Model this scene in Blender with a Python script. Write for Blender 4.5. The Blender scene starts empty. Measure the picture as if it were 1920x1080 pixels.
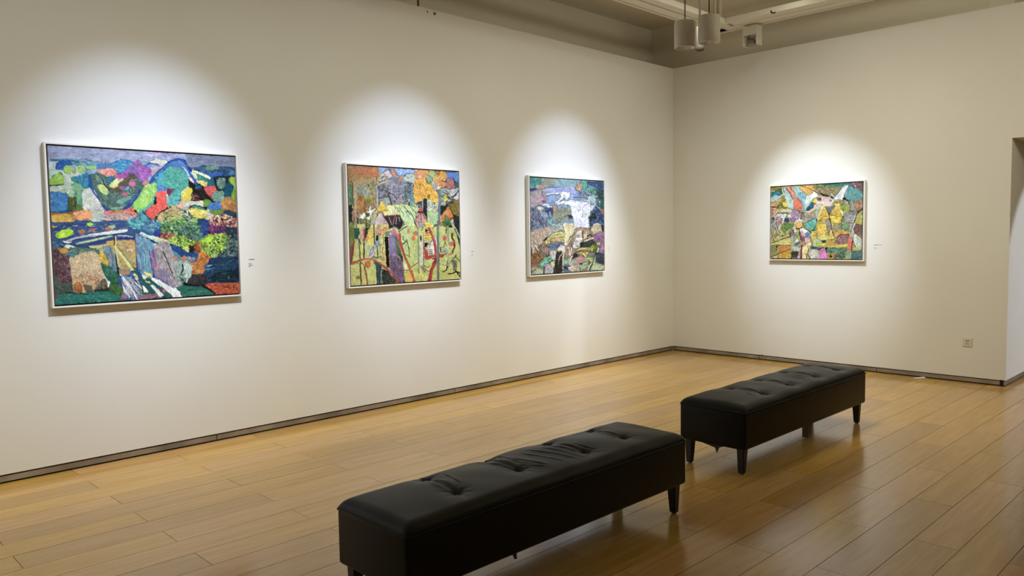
import bpy, bmesh, math, random
import numpy as np
from mathutils import Vector, Matrix

S = bpy.context.scene
COL = S.collection
random.seed(7)

# ------------------------------------------------------------------ camera
F_PX = 1463.5; PITCH = 0.06676; ROLL = -0.014985; YAW = 0.792985
CAM = Vector((-8.744, -5.8411, 1.55))
cd = bpy.data.cameras.new('camera'); cam = bpy.data.objects.new('camera', cd); COL.objects.link(cam)
fw = Vector((math.cos(YAW)*math.cos(PITCH), math.sin(YAW)*math.cos(PITCH), -math.sin(PITCH)))
rt = Vector((math.sin(YAW), -math.cos(YAW), 0)); up = rt.cross(fw)
cr, sr = math.cos(ROLL), math.sin(ROLL)
rt2 = rt*cr + up*sr; up2 = -rt*sr + up*cr
cam.matrix_world = Matrix(((rt2.x, up2.x, -fw.x, CAM.x), (rt2.y, up2.y, -fw.y, CAM.y), (rt2.z, up2.z, -fw.z, CAM.z), (0, 0, 0, 1)))
cd.sensor_fit = 'HORIZONTAL'; cd.sensor_width = 36.0; cd.lens = F_PX/1920*36.0; cd.clip_start = 0.05
S.camera = cam

# ------------------------------------------------------------------ exposure and light
S.view_settings.view_transform = 'Standard'; S.view_settings.look = 'None'
S.view_settings.gamma = 1.0; S.view_settings.use_curve_mapping = False
S.view_settings.exposure = 0.40
W = bpy.data.worlds.new('dim_hall'); S.world = W; W.use_nodes = True
W.node_tree.nodes['Background'].inputs[0].default_value = (1.0, 0.86, 0.66, 1)
W.node_tree.nodes['Background'].inputs[1].default_value = 0.05

def spot(name, loc, target, power, color, cone, blend, radius=0.035):
    l = bpy.data.lights.new(name, 'SPOT'); l.energy = power; l.color = color
    l.spot_size = math.radians(cone); l.spot_blend = blend; l.shadow_soft_size = radius
    o = bpy.data.objects.new(name, l); COL.objects.link(o); o.location = loc
    o.rotation_euler = (Vector(target)-Vector(loc)).to_track_quat('-Z', 'Y').to_euler()
    return o
def area(name, loc, target, power, color, sx, sy):
    l = bpy.data.lights.new(name, 'AREA'); l.energy = power; l.color = color
    l.shape = 'RECTANGLE'; l.size = sx; l.size_y = sy
    o = bpy.data.objects.new(name, l); COL.objects.link(o); o.location = loc
    o.rotation_euler = (Vector(target)-Vector(loc)).to_track_quat('-Z', 'Y').to_euler()
    return o
COOL = (0.80, 0.94, 1.26); WARM = (1.0, 0.98, 0.82)
# picture spots on the lighting track: a narrow cool beam and a wider warm one for each painting
for px in (-8.91, -6.64, -4.37, -2.125):   # the first lights a painting left of the view
    spot('picture_spot', (px, -2.3, 3.75), (px, 0, 1.72), 190, COOL, 47, 1.0, 0.02)
    spot('flood_spot', (px+.15, -2.3, 3.75), (px, 0, 0.70), 165, (1.0, 0.98, 0.88), 50, 1.0, 0.02)
spot('picture_spot', (-2.3, -1.92, 3.75), (0, -1.92, 1.55), 265, (0.86, 0.97, 1.12), 41, 1.0, 0.02)
# added fill: long unseen area lights that brighten the two walls
w1 = area('wall_fill', (-6.2, -2.2, 4.1), (-6.2, 0, 0.6), 35, WARM, 10.6, 0.25)
w2 = area('wall_fill', (-2.2, -2.6, 4.1), (0, -2.6, 0.6), 29, (1.0, 0.95, 0.75), 0.25, 3.4)
w1.data.spread = w2.data.spread = math.radians(115)
# added fill light for the ceiling, and daylight in the room beyond the opening
up_ = area('ceiling_fill', (-2.6, -6.6, 3.5), (0.0, -2.6, 4.25), 30, (1.0, 0.92, 0.70), 1.6, 0.4)
spot('daylight', (1.5, -7.0, 1.5), (1.3, -3.835, 0.8), 150, (0.92, 0.97, 1.05), 50, 0.12, 0.05)

# ------------------------------------------------------------------ materials
def mat(name, color, rough=0.6, metal=0.0, spec=0.5, emis=None, estr=0):
    m = bpy.data.materials.new(name); m.use_nodes = True
    b = m.node_tree.nodes['Principled BSDF']
    b.inputs['Base Color'].default_value = (*color, 1); b.inputs['Roughness'].default_value = rough
    b.inputs['Metallic'].default_value = metal; b.inputs['Specular IOR Level'].default_value = spec
    if emis: b.inputs['Emission Color'].default_value = (*emis, 1); b.inputs['Emission Strength'].default_value = estr
    return m
def nodes(m): return m.node_tree.nodes, m.node_tree.links, m.node_tree.nodes['Principled BSDF']
def noise_mix(m, c1, c2, scale, stretch=(1, 1, 1), detail=4, lo=.35, hi=.65, coord='Object'):
    N, L, b = nodes(m)
    tc = N.new('ShaderNodeTexCoord'); mp = N.new('ShaderNodeMapping'); mp.inputs['Scale'].default_value = stretch
    nz = N.new('ShaderNodeTexNoise'); nz.inputs['Scale'].default_value = scale; nz.inputs['Detail'].default_value = detail
    rp = N.new('ShaderNodeValToRGB'); rp.color_ramp.elements[0].position = lo; rp.color_ramp.elements[1].position = hi
    rp.color_ramp.elements[0].color = (*c1, 1); rp.color_ramp.elements[1].color = (*c2, 1)
    L.new(tc.outputs[coord], mp.inputs[0]); L.new(mp.outputs[0], nz.inputs['Vector']); L.new(nz.outputs[0], rp.inputs[0])
    L.new(rp.outputs[0], b.inputs['Base Color'])
    return nz, rp, mp
def bump(m, src, strength, dist=0.01):
    N, L, b = nodes(m); bp = N.new('ShaderNodeBump'); bp.inputs['Strength'].default_value = strength
    bp.inputs['Distance'].default_value = dist; L.new(src, bp.inputs['Height']); L.new(bp.outputs[0], b.inputs['Normal'])

def wall_mat(name, c):
    m = mat(name, c, 0.75, spec=0.25)
    nz, rp, mp = noise_mix(m, tuple(x*0.985 for x in c), tuple(min(1, x*1.01) for x in c), 1.3, detail=3)
    N, L, b = nodes(m)
    n2 = N.new('ShaderNodeTexNoise'); n2.inputs['Scale'].default_value = 140; n2.inputs['Detail'].default_value = 3
    tc = N.new('ShaderNodeTexCoord'); L.new(tc.outputs['Object'], n2.inputs['Vector'])
    bump(m, n2.outputs[0], 0.08, 0.002)
    return m
M_WALL = wall_mat('white_wall_paint', (0.80, 0.80, 0.775))
M_UPPER = wall_mat('upper_wall_paint', (0.76, 0.72, 0.61))
M_CEIL = wall_mat('ceiling_paint', (0.80, 0.76, 0.66))
M_BASE = mat('brushed_skirting', (0.3, 0.26, 0.22), 0.42, 0.35)
N, L, b = nodes(M_BASE)
nz, rp, mp = noise_mix(M_BASE, (0.20, 0.17, 0.14), (0.40, 0.35, 0.29), 3.0, detail=5)
M_DARK = mat('dark_recess', (0.012, 0.010, 0.009), 0.9)
M_SUB = mat('dark_underfloor', (0.035, 0.018, 0.008), 0.9)

def wood_mat(name, island):
    m = mat(name, (0.5, 0.35, 0.2), 0.27, spec=0.75)
    N, L, b = nodes(m)
    geo = N.new('ShaderNodeNewGeometry'); oi = N.new('ShaderNodeObjectInfo')
    rnd = geo.outputs['Random Per Island'] if island else oi.outputs['Random']
    wn = N.new('ShaderNodeTexWhiteNoise'); wn.noise_dimensions = '1D'
    ad0 = N.new('ShaderNodeMath'); ad0.operation = 'MULTIPLY'; ad0.inputs[1].default_value = 37.7
    L.new(rnd, ad0.inputs[0]); L.new(ad0.outputs[0], wn.inputs['W'])
    # position along the boards, shifted for every board
    sc = N.new('ShaderNodeVectorMath'); sc.operation = 'SCALE'; sc.inputs['Scale'].default_value = 23.0
    L.new(wn.outputs['Color'], sc.inputs[0])
    addv = N.new('ShaderNodeVectorMath'); addv.operation = 'ADD'
    L.new(geo.outputs['Position'], addv.inputs[0]); L.new(sc.outputs[0], addv.inputs[1])
    mp = N.new('ShaderNodeMapping'); mp.inputs['Scale'].default_value = (1.0, 14.0, 1.0); L.new(addv.outputs[0], mp.inputs[0])
    g1 = N.new('ShaderNodeTexNoise'); g1.inputs['Scale'].default_value = 2.2; g1.inputs['Detail'].default_value = 8; g1.inputs['Roughness'].default_value = .62
    g1.inputs['Distortion'].default_value = .6
    L.new(mp.outputs[0], g1.inputs['Vector'])
    rp = N.new('ShaderNodeValToRGB'); e = rp.color_ramp.elements
    e[0].position = .30; e[0].color = (0.52, 0.325, 0.115, 1); e[1].position = .70; e[1].color = (0.67, 0.440, 0.178, 1)
    L.new(g1.outputs[0], rp.inputs[0])
    hs = N.new('ShaderNodeHueSaturation'); L.new(rp.outputs[0], hs.inputs['Color'])
    mr = N.new('ShaderNodeMapRange'); mr.inputs['To Min'].default_value = 0.87; mr.inputs['To Max'].default_value = 1.12
    L.new(wn.outputs['Value'], mr.inputs[0]); L.new(mr.outputs[0], hs.inputs['Value'])
    wn2 = N.new('ShaderNodeTexWhiteNoise'); wn2.noise_dimensions = '1D'
    a2 = N.new('ShaderNodeMath'); a2.operation = 'ADD'; a2.inputs[1].default_value = 5.3; L.new(ad0.outputs[0], a2.inputs[0]); L.new(a2.outputs[0], wn2.inputs['W'])
    mr2 = N.new('ShaderNodeMapRange'); mr2.inputs['To Min'].default_value = 0.4935; mr2.inputs['To Max'].default_value = 0.503
    L.new(wn2.outputs['Value'], mr2.inputs[0]); L.new(mr2.outputs[0], hs.inputs['Hue'])
    mr3 = N.new('ShaderNodeMapRange'); mr3.inputs['To Min'].default_value = 1.02; mr3.inputs['To Max'].default_value = 1.14
    L.new(wn2.outputs['Value'], mr3.inputs[0]); L.new(mr3.outputs[0], hs.inputs['Saturation'])
    L.new(hs.outputs[0], b.inputs['Base Color'])
    rr = N.new('ShaderNodeMapRange'); rr.inputs['To Min'].default_value = 0.12; rr.inputs['To Max'].default_value = 0.20
    g2 = N.new('ShaderNodeTexNoise'); g2.inputs['Scale'].default_value = 1.7; g2.inputs['Detail'].default_value = 3
    L.new(geo.outputs['Position'], g2.inputs['Vector']); L.new(g2.outputs[0], rr.inputs[0]); L.new(rr.outputs[0], b.inputs['Roughness'])
    bump(m, g1.outputs[0], 0.05, 0.004)
    return m
M_WOOD = wood_mat('oak_laminate', False); M_WOOD_S = wood_mat('oak_laminate_joined', True)

M_LEATHER = mat('black_leather', (0.0025, 0.0028, 0.0028), 0.42, spec=0.24)
N, L, b = nodes(M_LEATHER)
tc = N.new('ShaderNodeTexCoord'); v = N.new('ShaderNodeTexVoronoi'); v.inputs['Scale'].default_value = 330
nb = N.new('ShaderNodeTexNoise'); nb.inputs['Scale'].default_value = 11; nb.inputs['Detail'].default_value = 4
mx = N.new('ShaderNodeMath'); mx.operation = 'MULTIPLY_ADD'; mx.inputs[1].default_value = .25
L.new(tc.outputs['Object'], v.inputs['Vector']); L.new(tc.outputs['Object'], nb.inputs['Vector'])
L.new(v.outputs['Distance'], mx.inputs[0]); L.new(nb.outputs[0], mx.inputs[2])
bump(M_LEATHER, mx.outputs[0], 0.10, 0.006)
M_LEG = mat('black_painted_wood', (0.008, 0.008, 0.008), 0.4)
M_BROWNLEG = mat('brown_wood_leg', (0.16, 0.12, 0.08), 0.6)
M_FRAME = mat('white_lacquered_frame', (0.84, 0.82, 0.78), 0.35)
M_FRAMESIDE = mat('frame_side', (0.80, 0.77, 0.71), 0.45)
M_GAP = mat('black_shadow_gap', (0.006, 0.005, 0.006), 0.8)
M_LAMP = mat('lamp_enamel', (0.70, 0.67, 0.60), 0.45)
M_RAIL = mat('pale_rail_enamel', (0.78, 0.75, 0.66), 0.45)
M_CHROME = mat('lamp_reflector', (0.92, 0.91, 0.88), 0.3, 0.35)
M_CABLE = mat('black_cable', (0.01, 0.009, 0.008), 0.5)
M_PLASTIC = mat('white_socket_plastic', (0.70, 0.66, 0.58), 0.4)
M_INK = mat('grey_print', (0.22, 0.22, 0.21), 0.7)
M_PAPER = mat('white_paper', (0.85, 0.83, 0.78), 0.7)
M_GREY = mat('grey_metal', (0.30, 0.27, 0.22), 0.4, 0.3)

# ------------------------------------------------------------------ helpers
def mesh_obj(name, verts, faces, m=None, parent=None, smooth=False, loc=None):
    me = bpy.data.meshes.new(name); me.from_pydata([tuple(v) for v in verts], [], faces); me.update()
    o = bpy.data.objects.new(name, me); COL.objects.link(o)
    if m: me.materials.append(m)
    if smooth: me.polygons.foreach_set('use_smooth', [True]*len(me.polygons))
    if parent: o.parent = parent
    if loc: o.location = loc
    return o
def bm_obj(name, bm, m=None, parent=None, smooth=False, loc=None):
    me = bpy.data.meshes.new(name); bmesh.ops.recalc_face_normals(bm, faces=bm.faces); bm.to_mesh(me); bm.free()
    o = bpy.data.objects.new(name, me); COL.objects.link(o)
    if m: me.materials.append(m)
    if smooth: me.polygons.foreach_set('use_smooth', [True]*len(me.polygons))
    if parent: o.parent = parent
    if loc: o.location = loc
    return o
def add_box(bm, x0, x1, y0, y1, z0, z1, bev=0.0, seg=1):
    r = bmesh.ops.create_cube(bm, size=1.0)
    vs = r['verts']
    for v in vs: v.co = Vector(((x0+x1)/2+v.co.x*(x1-x0), (y0+y1)/2+v.co.y*(y1-y0), (z0+z1)/2+v.co.z*(z1-z0)))
    if bev > 0:
        es = list({e for v in vs for e in v.link_edges})
        bmesh.ops.bevel(bm, geom=es, offset=bev, segments=seg, affect='EDGES', profile=0.5)
def box(name, x0, x1, y0, y1, z0, z1, m, parent=None, bev=0.0, seg=1, smooth=False):
    bm = bmesh.new(); add_box(bm, x0, x1, y0, y1, z0, z1, bev, seg); return bm_obj(name, bm, m, parent, smooth)
def lathe(name, prof, m, parent=None, n=32, loc=(0, 0, 0), smooth=True):
    vs = []; fs = []
    for r, z in prof:
        for k in range(n):
            a = 2*math.pi*k/n; vs.append((loc[0]+r*math.cos(a), loc[1]+r*math.sin(a), loc[2]+z))
    for i in range(len(prof)-1):
        for k in range(n):
            k2 = (k+1) % n; fs.append((i*n+k, i*n+k2, (i+1)*n+k2, (i+1)*n+k))
    return mesh_obj(name, vs, fs, m, parent, smooth)
def tube(name, pts, r, m, parent=None, n=8):
    pts = [Vector(p) for p in pts]; vs = []; fs = []
    for i, p in enumerate(pts):
        d = (pts[min(i+1, len(pts)-1)]-pts[max(i-1, 0)]).normalized()
        a = d.cross(Vector((0.3, 0.2, 1)) if abs(d.z) < .9 else Vector((1, 0, 0))).normalized(); c = d.cross(a)
        for k in range(n):
            t = 2*math.pi*k/n; vs.append(p+a*math.cos(t)*r+c*math.sin(t)*r)
    for i in range(len(pts)-1):
        for k in range(n):
            k2 = (k+1) % n; fs.append((i*n+k, i*n+k2, (i+1)*n+k2, (i+1)*n+k))
    fs.append(tuple(range(n))[::-1]); fs.append(tuple((len(pts)-1)*n+k for k in range(n)))
    return mesh_obj(name, vs, fs, m, parent, True)
def empty(name, loc, label, cat, group=None):
    o = bpy.data.objects.new(name, None); COL.objects.link(o); o.location = loc; o.empty_display_size = .1
    tag(o, label, cat, group); return o
def tag(o, label, cat, group=None):
    o['label'] = label; o['category'] = cat
    if group: o['group'] = group
def structure(o): o['kind'] = 'structure'; return o

# ------------------------------------------------------------------ the room
H = 3.683; ZB = 0.06; YE = -3.835; LINTEL = 2.415; ZC = 4.30; YU = 0.48; XU = 0.21
wl = structure(box('wall_left', -13.0, 0.0, 0.0, 0.12, ZB, H, M_WALL))
bm = bmesh.new(); add_box(bm, 0.0, 0.95, YE, 0.12, ZB, LINTEL)
add_box(bm, 0.0, 0.95, -10.0, 0.12, LINTEL, H)
bmesh.ops.remove_doubles(bm, verts=bm.verts, dist=1e-5)
wr = structure(bm_obj('wall_right', bm, M_WALL))
wu = structure(box('wall_upper_left', -13.0, XU+.1, YU, YU+.1, 3.0, ZC, M_UPPER))
wv = structure(box('wall_upper_right', XU, XU+.1, -3.55, YU, H-.02, ZC, M_UPPER))
structure(box('wall_upper_return', XU+.1, 2.5, -3.75, -3.55, H-.02, ZC, M_UPPER))
ce = structure(box('ceiling', -13.0, 5.0, -10.0, YU+.1, ZC, ZC+.1, M_CEIL))
structure(box('wall_back', -13.1, -13.0, -10.0, .6, 0, ZC, M_WALL))
structure(box('wall_front', -13.1, 5.0, -10.1, -10.0, 0, ZC, M_WALL))
structure(box('wall_beyond', 4.9, 5.0, -10.0, YE, 0, ZC, M_WALL))
# chips knocked out of the top edge of the left wall, and a joint in the wall above
def chip(pts, parent):
    n = len(pts); vs = [(x, -0.0015, z) for x, z in pts]+[(x, 0.004, z) for x, z in pts]
    fs = [tuple(range(n))]+[tuple(range(2*n-1, n-1, -1))]+[(i, (i+1) % n, n+(i+1) % n, n+i) for i in range(n)]
    return mesh_obj('chip', vs, fs, M_CHIP, parent)
M_CHIP = mat('exposed_plaster', (0.10, 0.085, 0.065), 0.9)
chip([(-4.058, 3.660), (-4.046, 3.662), (-4.040, 3.645), (-4.048, 3.643)], wl)
chip([(-3.975, 3.664), (-3.948, 3.661), (-3.943, 3.652), (-3.962, 3.634), (-3.972, 3.640)], wl)
box('panel_joint', -3.790, -3.768, YU-.004, YU+.002, 3.2, ZC, M_CHIP, wu)
# skirtings: a dark recess under each wall with a brushed strip, in lengths
def skirting(name, segs, axis):
    root = None
    for i, (a, c) in enumerate(segs):
        for j, (d0, d1, z0, z1, m, nm) in enumerate(((0.018, 0.05, 0.0, ZB+.004, M_DARK, 'recess'), (0.008, 0.018, 0.012, ZB-.010, M_BASE, 'metal_strip'))):
            g = 0.003 if nm == 'metal_strip' else 0.0
            if axis == 'x': o = box(nm, a+g, c-g, d0, d1, z0, z1, m)
            elif axis == 'y': o = box(nm, d0, d1, a+g, c-g, z0, z1, m)
            else: o = box(nm, a+g, c-g, YE+d0, YE+d1, z0, z1, m)
            if root is None: root = o; o.name = name; structure(o)
            else: o.parent = root
skirting('baseboard_left', [(-13.0, -8.62), (-8.62, -6.21), (-6.21, -3.80), (-3.80, -1.39), (-1.39, 0.0)], 'x')
skirting('baseboard_right', [(YE+.009, -2.61), (-2.61, -1.229), (-1.229, 0.0)], 'y')
skirting('baseboard_opening', [(0.0, 0.95)], 'o')

# floor boards
PL, PW, GAP = 1.2925, 0.208, 0.0028
fl = structure(box('floor', -13.0, 5.0, -10.0, 0.1, -0.06, -0.012, M_SUB))
def plank_geo(x0, x1, y0, y1, dz=0.0):
    vs = [(x0, y0, -.012), (x1, y0, -.012), (x1, y1, -.012), (x0, y1, -.012),
          (x0, y0, dz), (x1, y0, dz), (x1, y1, dz), (x0, y1, dz)]
    fs = [(0, 1, 5, 4), (1, 2, 6, 5), (2, 3, 7, 6), (3, 0, 4, 7), (4, 5, 6, 7)]
    return vs, fs
def to_px(p):
    d = Vector(p)-CAM; z = d.dot(fw)
    if z < .2: return None
    return 960+F_PX*d.dot(rt2)/z, 540-F_PX*d.dot(up2)/z
cells = []
for r in range(-1, 48):
    y1 = -2.02-PW*(r-9)+0.0; y0 = y1-PW
    if y0 > 0.05 or y1 < -10: continue
    off = -7.225 if (r-9) % 2 == 0 else -7.225+PL/2
    for k in range(-6, 11):
        xa = off+k*PL; xb = xa+PL
        if xb < -13 or xa > 5: continue
        xa = max(xa, -13.0); xb = min(xb, 5.0)
        yb = min(y1, 0.05)
        dist = (Vector(((xa+xb)/2, (y0+yb)/2, 0))-CAM).length
        vis = False
        for fx in (0, .25, .5, .75, 1):
            for fy in (0, 1):
                q = to_px((xa+(xb-xa)*fx, y0+(yb-y0)*fy, 0))
                if q and -5 < q[0] < 1925 and 560 < q[1] < 1090: vis = True
        cells.append((0 if vis else 1, dist, xa, xb, y0, yb))
cells.sort()
shared = {}
sv, sf = [], []
for i, (inv, dist, xa, xb, y0, yb) in enumerate(cells):
    w_, h_ = round(xb-xa, 4), round(yb-y0, 4)
    if i < 298 and not inv:
        if (w_, h_) not in shared:
            vs, fs = plank_geo(-w_/2+GAP/2, w_/2-GAP/2, -h_/2+GAP/2, h_/2-GAP/2)
            me = bpy.data.meshes.new('plank'); me.from_pydata(vs, [], fs); me.materials.append(M_WOOD); shared[(w_, h_)] = me
        o = bpy.data.objects.new('plank', shared[(w_, h_)]); COL.objects.link(o); o.parent = fl
        o.location = ((xa+xb)/2, (y0+yb)/2, random.uniform(-.0003, .0003))
    else:
        vs, fs = plank_geo(xa+GAP/2, xb-GAP/2, y0+GAP/2, yb-GAP/2, random.uniform(-.0003, .0003)); n = len(sv)
        sv += vs; sf += [tuple(q+n for q in f) for f in fs]
st = mesh_obj('outer_planks', sv, sf, M_WOOD_S, fl); st['kind'] = 'stuff'

# ------------------------------------------------------------------ benches
def bench(x0, x1, y0, y1, tufts, creases, label, far):
    """y0 = side towards the viewer (smaller y)."""
    zb, zs, zt = 0.168, 0.408, 0.452
    cx, cy = (x0+x1)/2, (y0+y1)/2
    root = empty('bench', (cx, cy, 0), label, 'bench', 'black tufted gallery benches')
    # seat pad: a dense grid that rolls over at the rim down to the seam
    nx, ny = 300, 84; hw, hd = (x1-x0)/2, (y1-y0)/2; R = 0.058
    U = np.linspace(-1, 1, nx); V = np.linspace(-1, 1, ny)
    def warp(t, half):   # arc-length like parameter: flat in the middle, quarter circle at the rim
        Lf = half-R; La = R*math.pi/2; s = t*(Lf+La); a = np.clip((np.abs(s)-Lf)/R, 0, math.pi/2)
        pos = np.where(np.abs(s) < Lf, np.abs(s), Lf+R*np.sin(a)); return np.sign(s)*pos, a
    PX, AX = warp(U, hw); PY, AY = warp(V, hd)
    X, Y = np.meshgrid(PX, PY, indexing='ij'); A1, A2 = np.meshgrid(AX, AY, indexing='ij')
    k = np.maximum(1-np.cos(A1), 1-np.cos(A2)); k = np.clip(np.sqrt((1-np.cos(A1))**2+(1-np.cos(A2))**2), 0, 1)
    crown = 0.019*(1-(X/hw)**6)*(1-(Y/hd)**2)
    Z = zt-(zt-zs)*k+crown
    WX, WY = X+cx, Y+cy
    rs = np.random.RandomState(5 if far else 9)
    for tx, ty in tufts:
        r2 = (WX-tx)**2+((WY-ty)*1.0)**2
        Z -= 0.020*np.exp(-r2/0.024**2)+0.011*np.exp(-r2/0.075**2)
        # pleats that radiate from the button
        th = np.arctan2(WY-ty, WX-tx); r = np.sqrt(r2)
        Z += 0.0012*np.cos(th*7+tx*9)*np.exp(-((r-.045)/.03)**2)
    for (ax, ay, bx, by, wd, dp) in creases:
        dx, dy = bx-ax, by-ay; Ls = dx*dx+dy*dy
        t = np.clip(((WX-ax)*dx+(WY-ay)*dy)/Ls, 0, 1)
        d = np.hypot(WX-ax-t*dx, WY-ay-t*dy-0.006*np.sin(t*7+ax*5))
        w2 = wd*(0.35+0.65*np.sin(np.clip(t, .02, .98)*math.pi))
        dp = dp*1.45; wd = wd*.9; Z += -dp*np.exp(-(d/w2)**2)*np.sin(np.clip(t, 0, 1)*math.pi)**.5*1.0+0.45*dp*np.exp(-((d-1.8*w2)/w2)**2)*np.sin(t*math.pi)
    # soft unevenness of the leather
    for _ in range(14):
        a = rs.uniform(0, 6.28); f = rs.uniform(9, 30); ph = rs.uniform(0, 6.28)
        Z += 0.00045*np.sin((WX*math.cos(a)+WY*math.sin(a))*f+ph)
    Z = np.where(k >= .999, zs, Z)
    vs = np.stack([X, Y, Z], -1).reshape(-1, 3)
    fs = [(i*ny+j, (i+1)*ny+j, (i+1)*ny+j+1, i*ny+j+1) for i in range(nx-1) for j in range(ny-1)]
    mesh_obj('seat_pad', vs, fs, M_LEATHER, root, True)
    # boxed sides below the seam, slightly bowed, with a soft bottom edge
    bm = bmesh.new(); add_box(bm, -hw, hw, -hd, hd, zb, zs+.004, 0.018, 4)
    ob = bm_obj('upholstered_side', bm, M_LEATHER, root, False)
    ob.data.polygons.foreach_set('use_smooth', [True]*len(ob.data.polygons))
    # piping seam round the rim
    ring = []
    rr = 0.012
    for sx, sy, a0 in ((1, 1, 0), (-1, 1, 90), (-1, -1, 180), (1, -1, 270)):
        for q in range(5):
            a = math.radians(a0+q*22.5); ring.append((sx*(hw-rr)+rr*math.cos(a), sy*(hd-rr)+rr*math.sin(a), zs))
    ring.append(ring[0])
    tube('piping', ring, 0.0042, M_LEATHER, root, 6)
    for tx, ty in tufts:
        lathe('button', [(0.0, .006), (.006, .0055), (.0105, .002), (.011, -.002), (.008, -.005)], M_LEATHER, root, 14,
              (tx-cx, ty-cy, zt+.016-.034+.0065))
    for sx in (-1, 1):
        for sy in (-1, 1):
            bm = bmesh.new(); bx_, by_ = sx*(hw-.055-.0), sy*(hd-.05)
            r = bmesh.ops.create_cube(bm, size=1)
            for v in r['verts']:
                top = v.co.z > 0; s_ = .028 if top else .0185
                v.co = Vector((bx_+(v.co.x*2)*s_+(sx*.000 if top else sx*.006), by_+(v.co.y*2)*s_, zb+.02 if top else .008))
            bmesh.ops.bevel(bm, geom=list(bm.edges), offset=.004, segments=2, affect='EDGES')
            lg = bm_obj('leg', bm, M_LEG, root)
            ft = lathe('foot_glide', [(0, 0), (.013, 0), (.014, .004), (.011, .009)], M_GREY, None, 12, (0, 0, 0))
            ft.location = (bx_+sx*.006, by_, 0); ft.parent = lg
    return root, cx, cy, hw, hd

near_t = [(-6.620, -3.330), (-6.594, -3.085), (-6.215, -3.300), (-6.190, -3.050), (-5.765, -3.330), (-5.785, -3.085), (-5.425, -3.310), (-5.415, -3.075)]
cr_near = [(-6.62, -3.33, -6.594, -3.10, .016, .006), (-6.56, -3.30, -6.50, -3.06, .008, .0035), (-6.215, -3.30, -6.19, -3.05, .015, .007), (-6.17, -3.31, -6.12, -3.02, .008, .004),
           (-6.24, -3.28, -6.27, -3.03, .008, .0035), (-5.765, -3.33, -5.785, -3.085, .012, .0055), (-5.80, -3.40, -5.86, -3.03, .009, .004), (-5.85, -3.42, -5.92, -3.06, .008, .0035),
           (-5.90, -3.43, -6.00, -3.05, .009, .0035), (-5.98, -3.43, -6.06, -3.08, .008, .003), (-6.08, -3.42, -6.14, -3.12, .008, .0035), (-6.10, -3.40, -6.18, -3.26, .007, .003),
           (-5.425, -3.31, -5.415, -3.075, .012, .004), (-5.70, -3.42, -5.745, -3.14, .008, .003)]
far_t = [(-3.86, -3.30), (-3.86, -3.06), (-3.46, -3.29), (-3.455, -3.05), (-3.03, -3.29), (-3.03, -3.04), (-2.64, -3.28), (-2.62, -3.04)]
cr_far = [(-3.86, -3.30, -3.86, -3.06, .016, .006), (-3.46, -3.29, -3.455, -3.05, .016, .006), (-3.03, -3.29, -3.03, -3.04, .015, .006), (-2.64, -3.28, -2.62, -3.04, .013, .005),
          (-3.12, -3.36, -3.16, -3.08, .010, .003), (-3.20, -3.36, -3.23, -3.12, .009, .0025), (-3.36, -3.36, -3.40, -3.20, .008, .0025), (-4.0, -3.33, -3.97, -3.20, .01, .002)]
nb_, ncx, ncy, _, _ = bench(-7.01, -5.095, -3.49, -3.0, near_t, cr_near, 'black leather tufted bench nearest the viewer, its left end cut off by the bottom edge', False)
fb_, fcx, fcy, _, _ = bench(-4.305, -2.375, -3.41, -2.925, far_t, cr_far, 'black leather tufted bench farther back, complete with torn lining hanging under it', True)
# torn lining, middle support leg
def shred(pts, parent, th=.003, name='torn_lining'):
    n = len(pts); a = [Vector(p) for p in pts]; nrm = (a[1]-a[0]).cross(a[2]-a[0]).normalized()*th
    vs = a+[p+nrm for p in a]; fs = [tuple(range(n)), tuple(range(2*n-1, n-1, -1))]+[(i, (i+1) % n, n+(i+1) % n, n+i) for i in range(n)]
    o = mesh_obj(name, vs, fs, M_LEG, parent); return o
hw = 0.9625; hd = .2425
shred([(-hw+.004, .10, .175), (-hw+.004, -.10, .175), (-hw+.004, -.055, .158), (-hw+.006, -.035, .118), (-hw+.006, -.022, .152), (-hw+.004, .03, .163)], fb_)
shred([(-.05, -hd+.004, .175), (.01, -hd+.004, .175), (-.005, -hd+.006, .15), (-.02, -hd+.006, .162), (-.035, -hd+.005, .158)], fb_)
shred([(-.39, -hd+.004, .175), (-.365, -hd+.004, .175), (-.37, -hd-.002, .150), (-.383, -hd-.002, .152)], nb_, name='loose_strap')
bm = bmesh.new(); add_box(bm, .20, .25, -.12, -.07, .006, .18, .004, 2); ml = bm_obj('support_leg', bm, M_BROWNLEG, fb_)
ml['label'] = 'brown square support leg under the middle'
g = lathe('foot_glide', [(0, 0), (.022, 0), (.024, .005), (.018, .009)], M_PAPER, None, 14); g.location = (.225, -.095, 0); g.parent = ml

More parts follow.
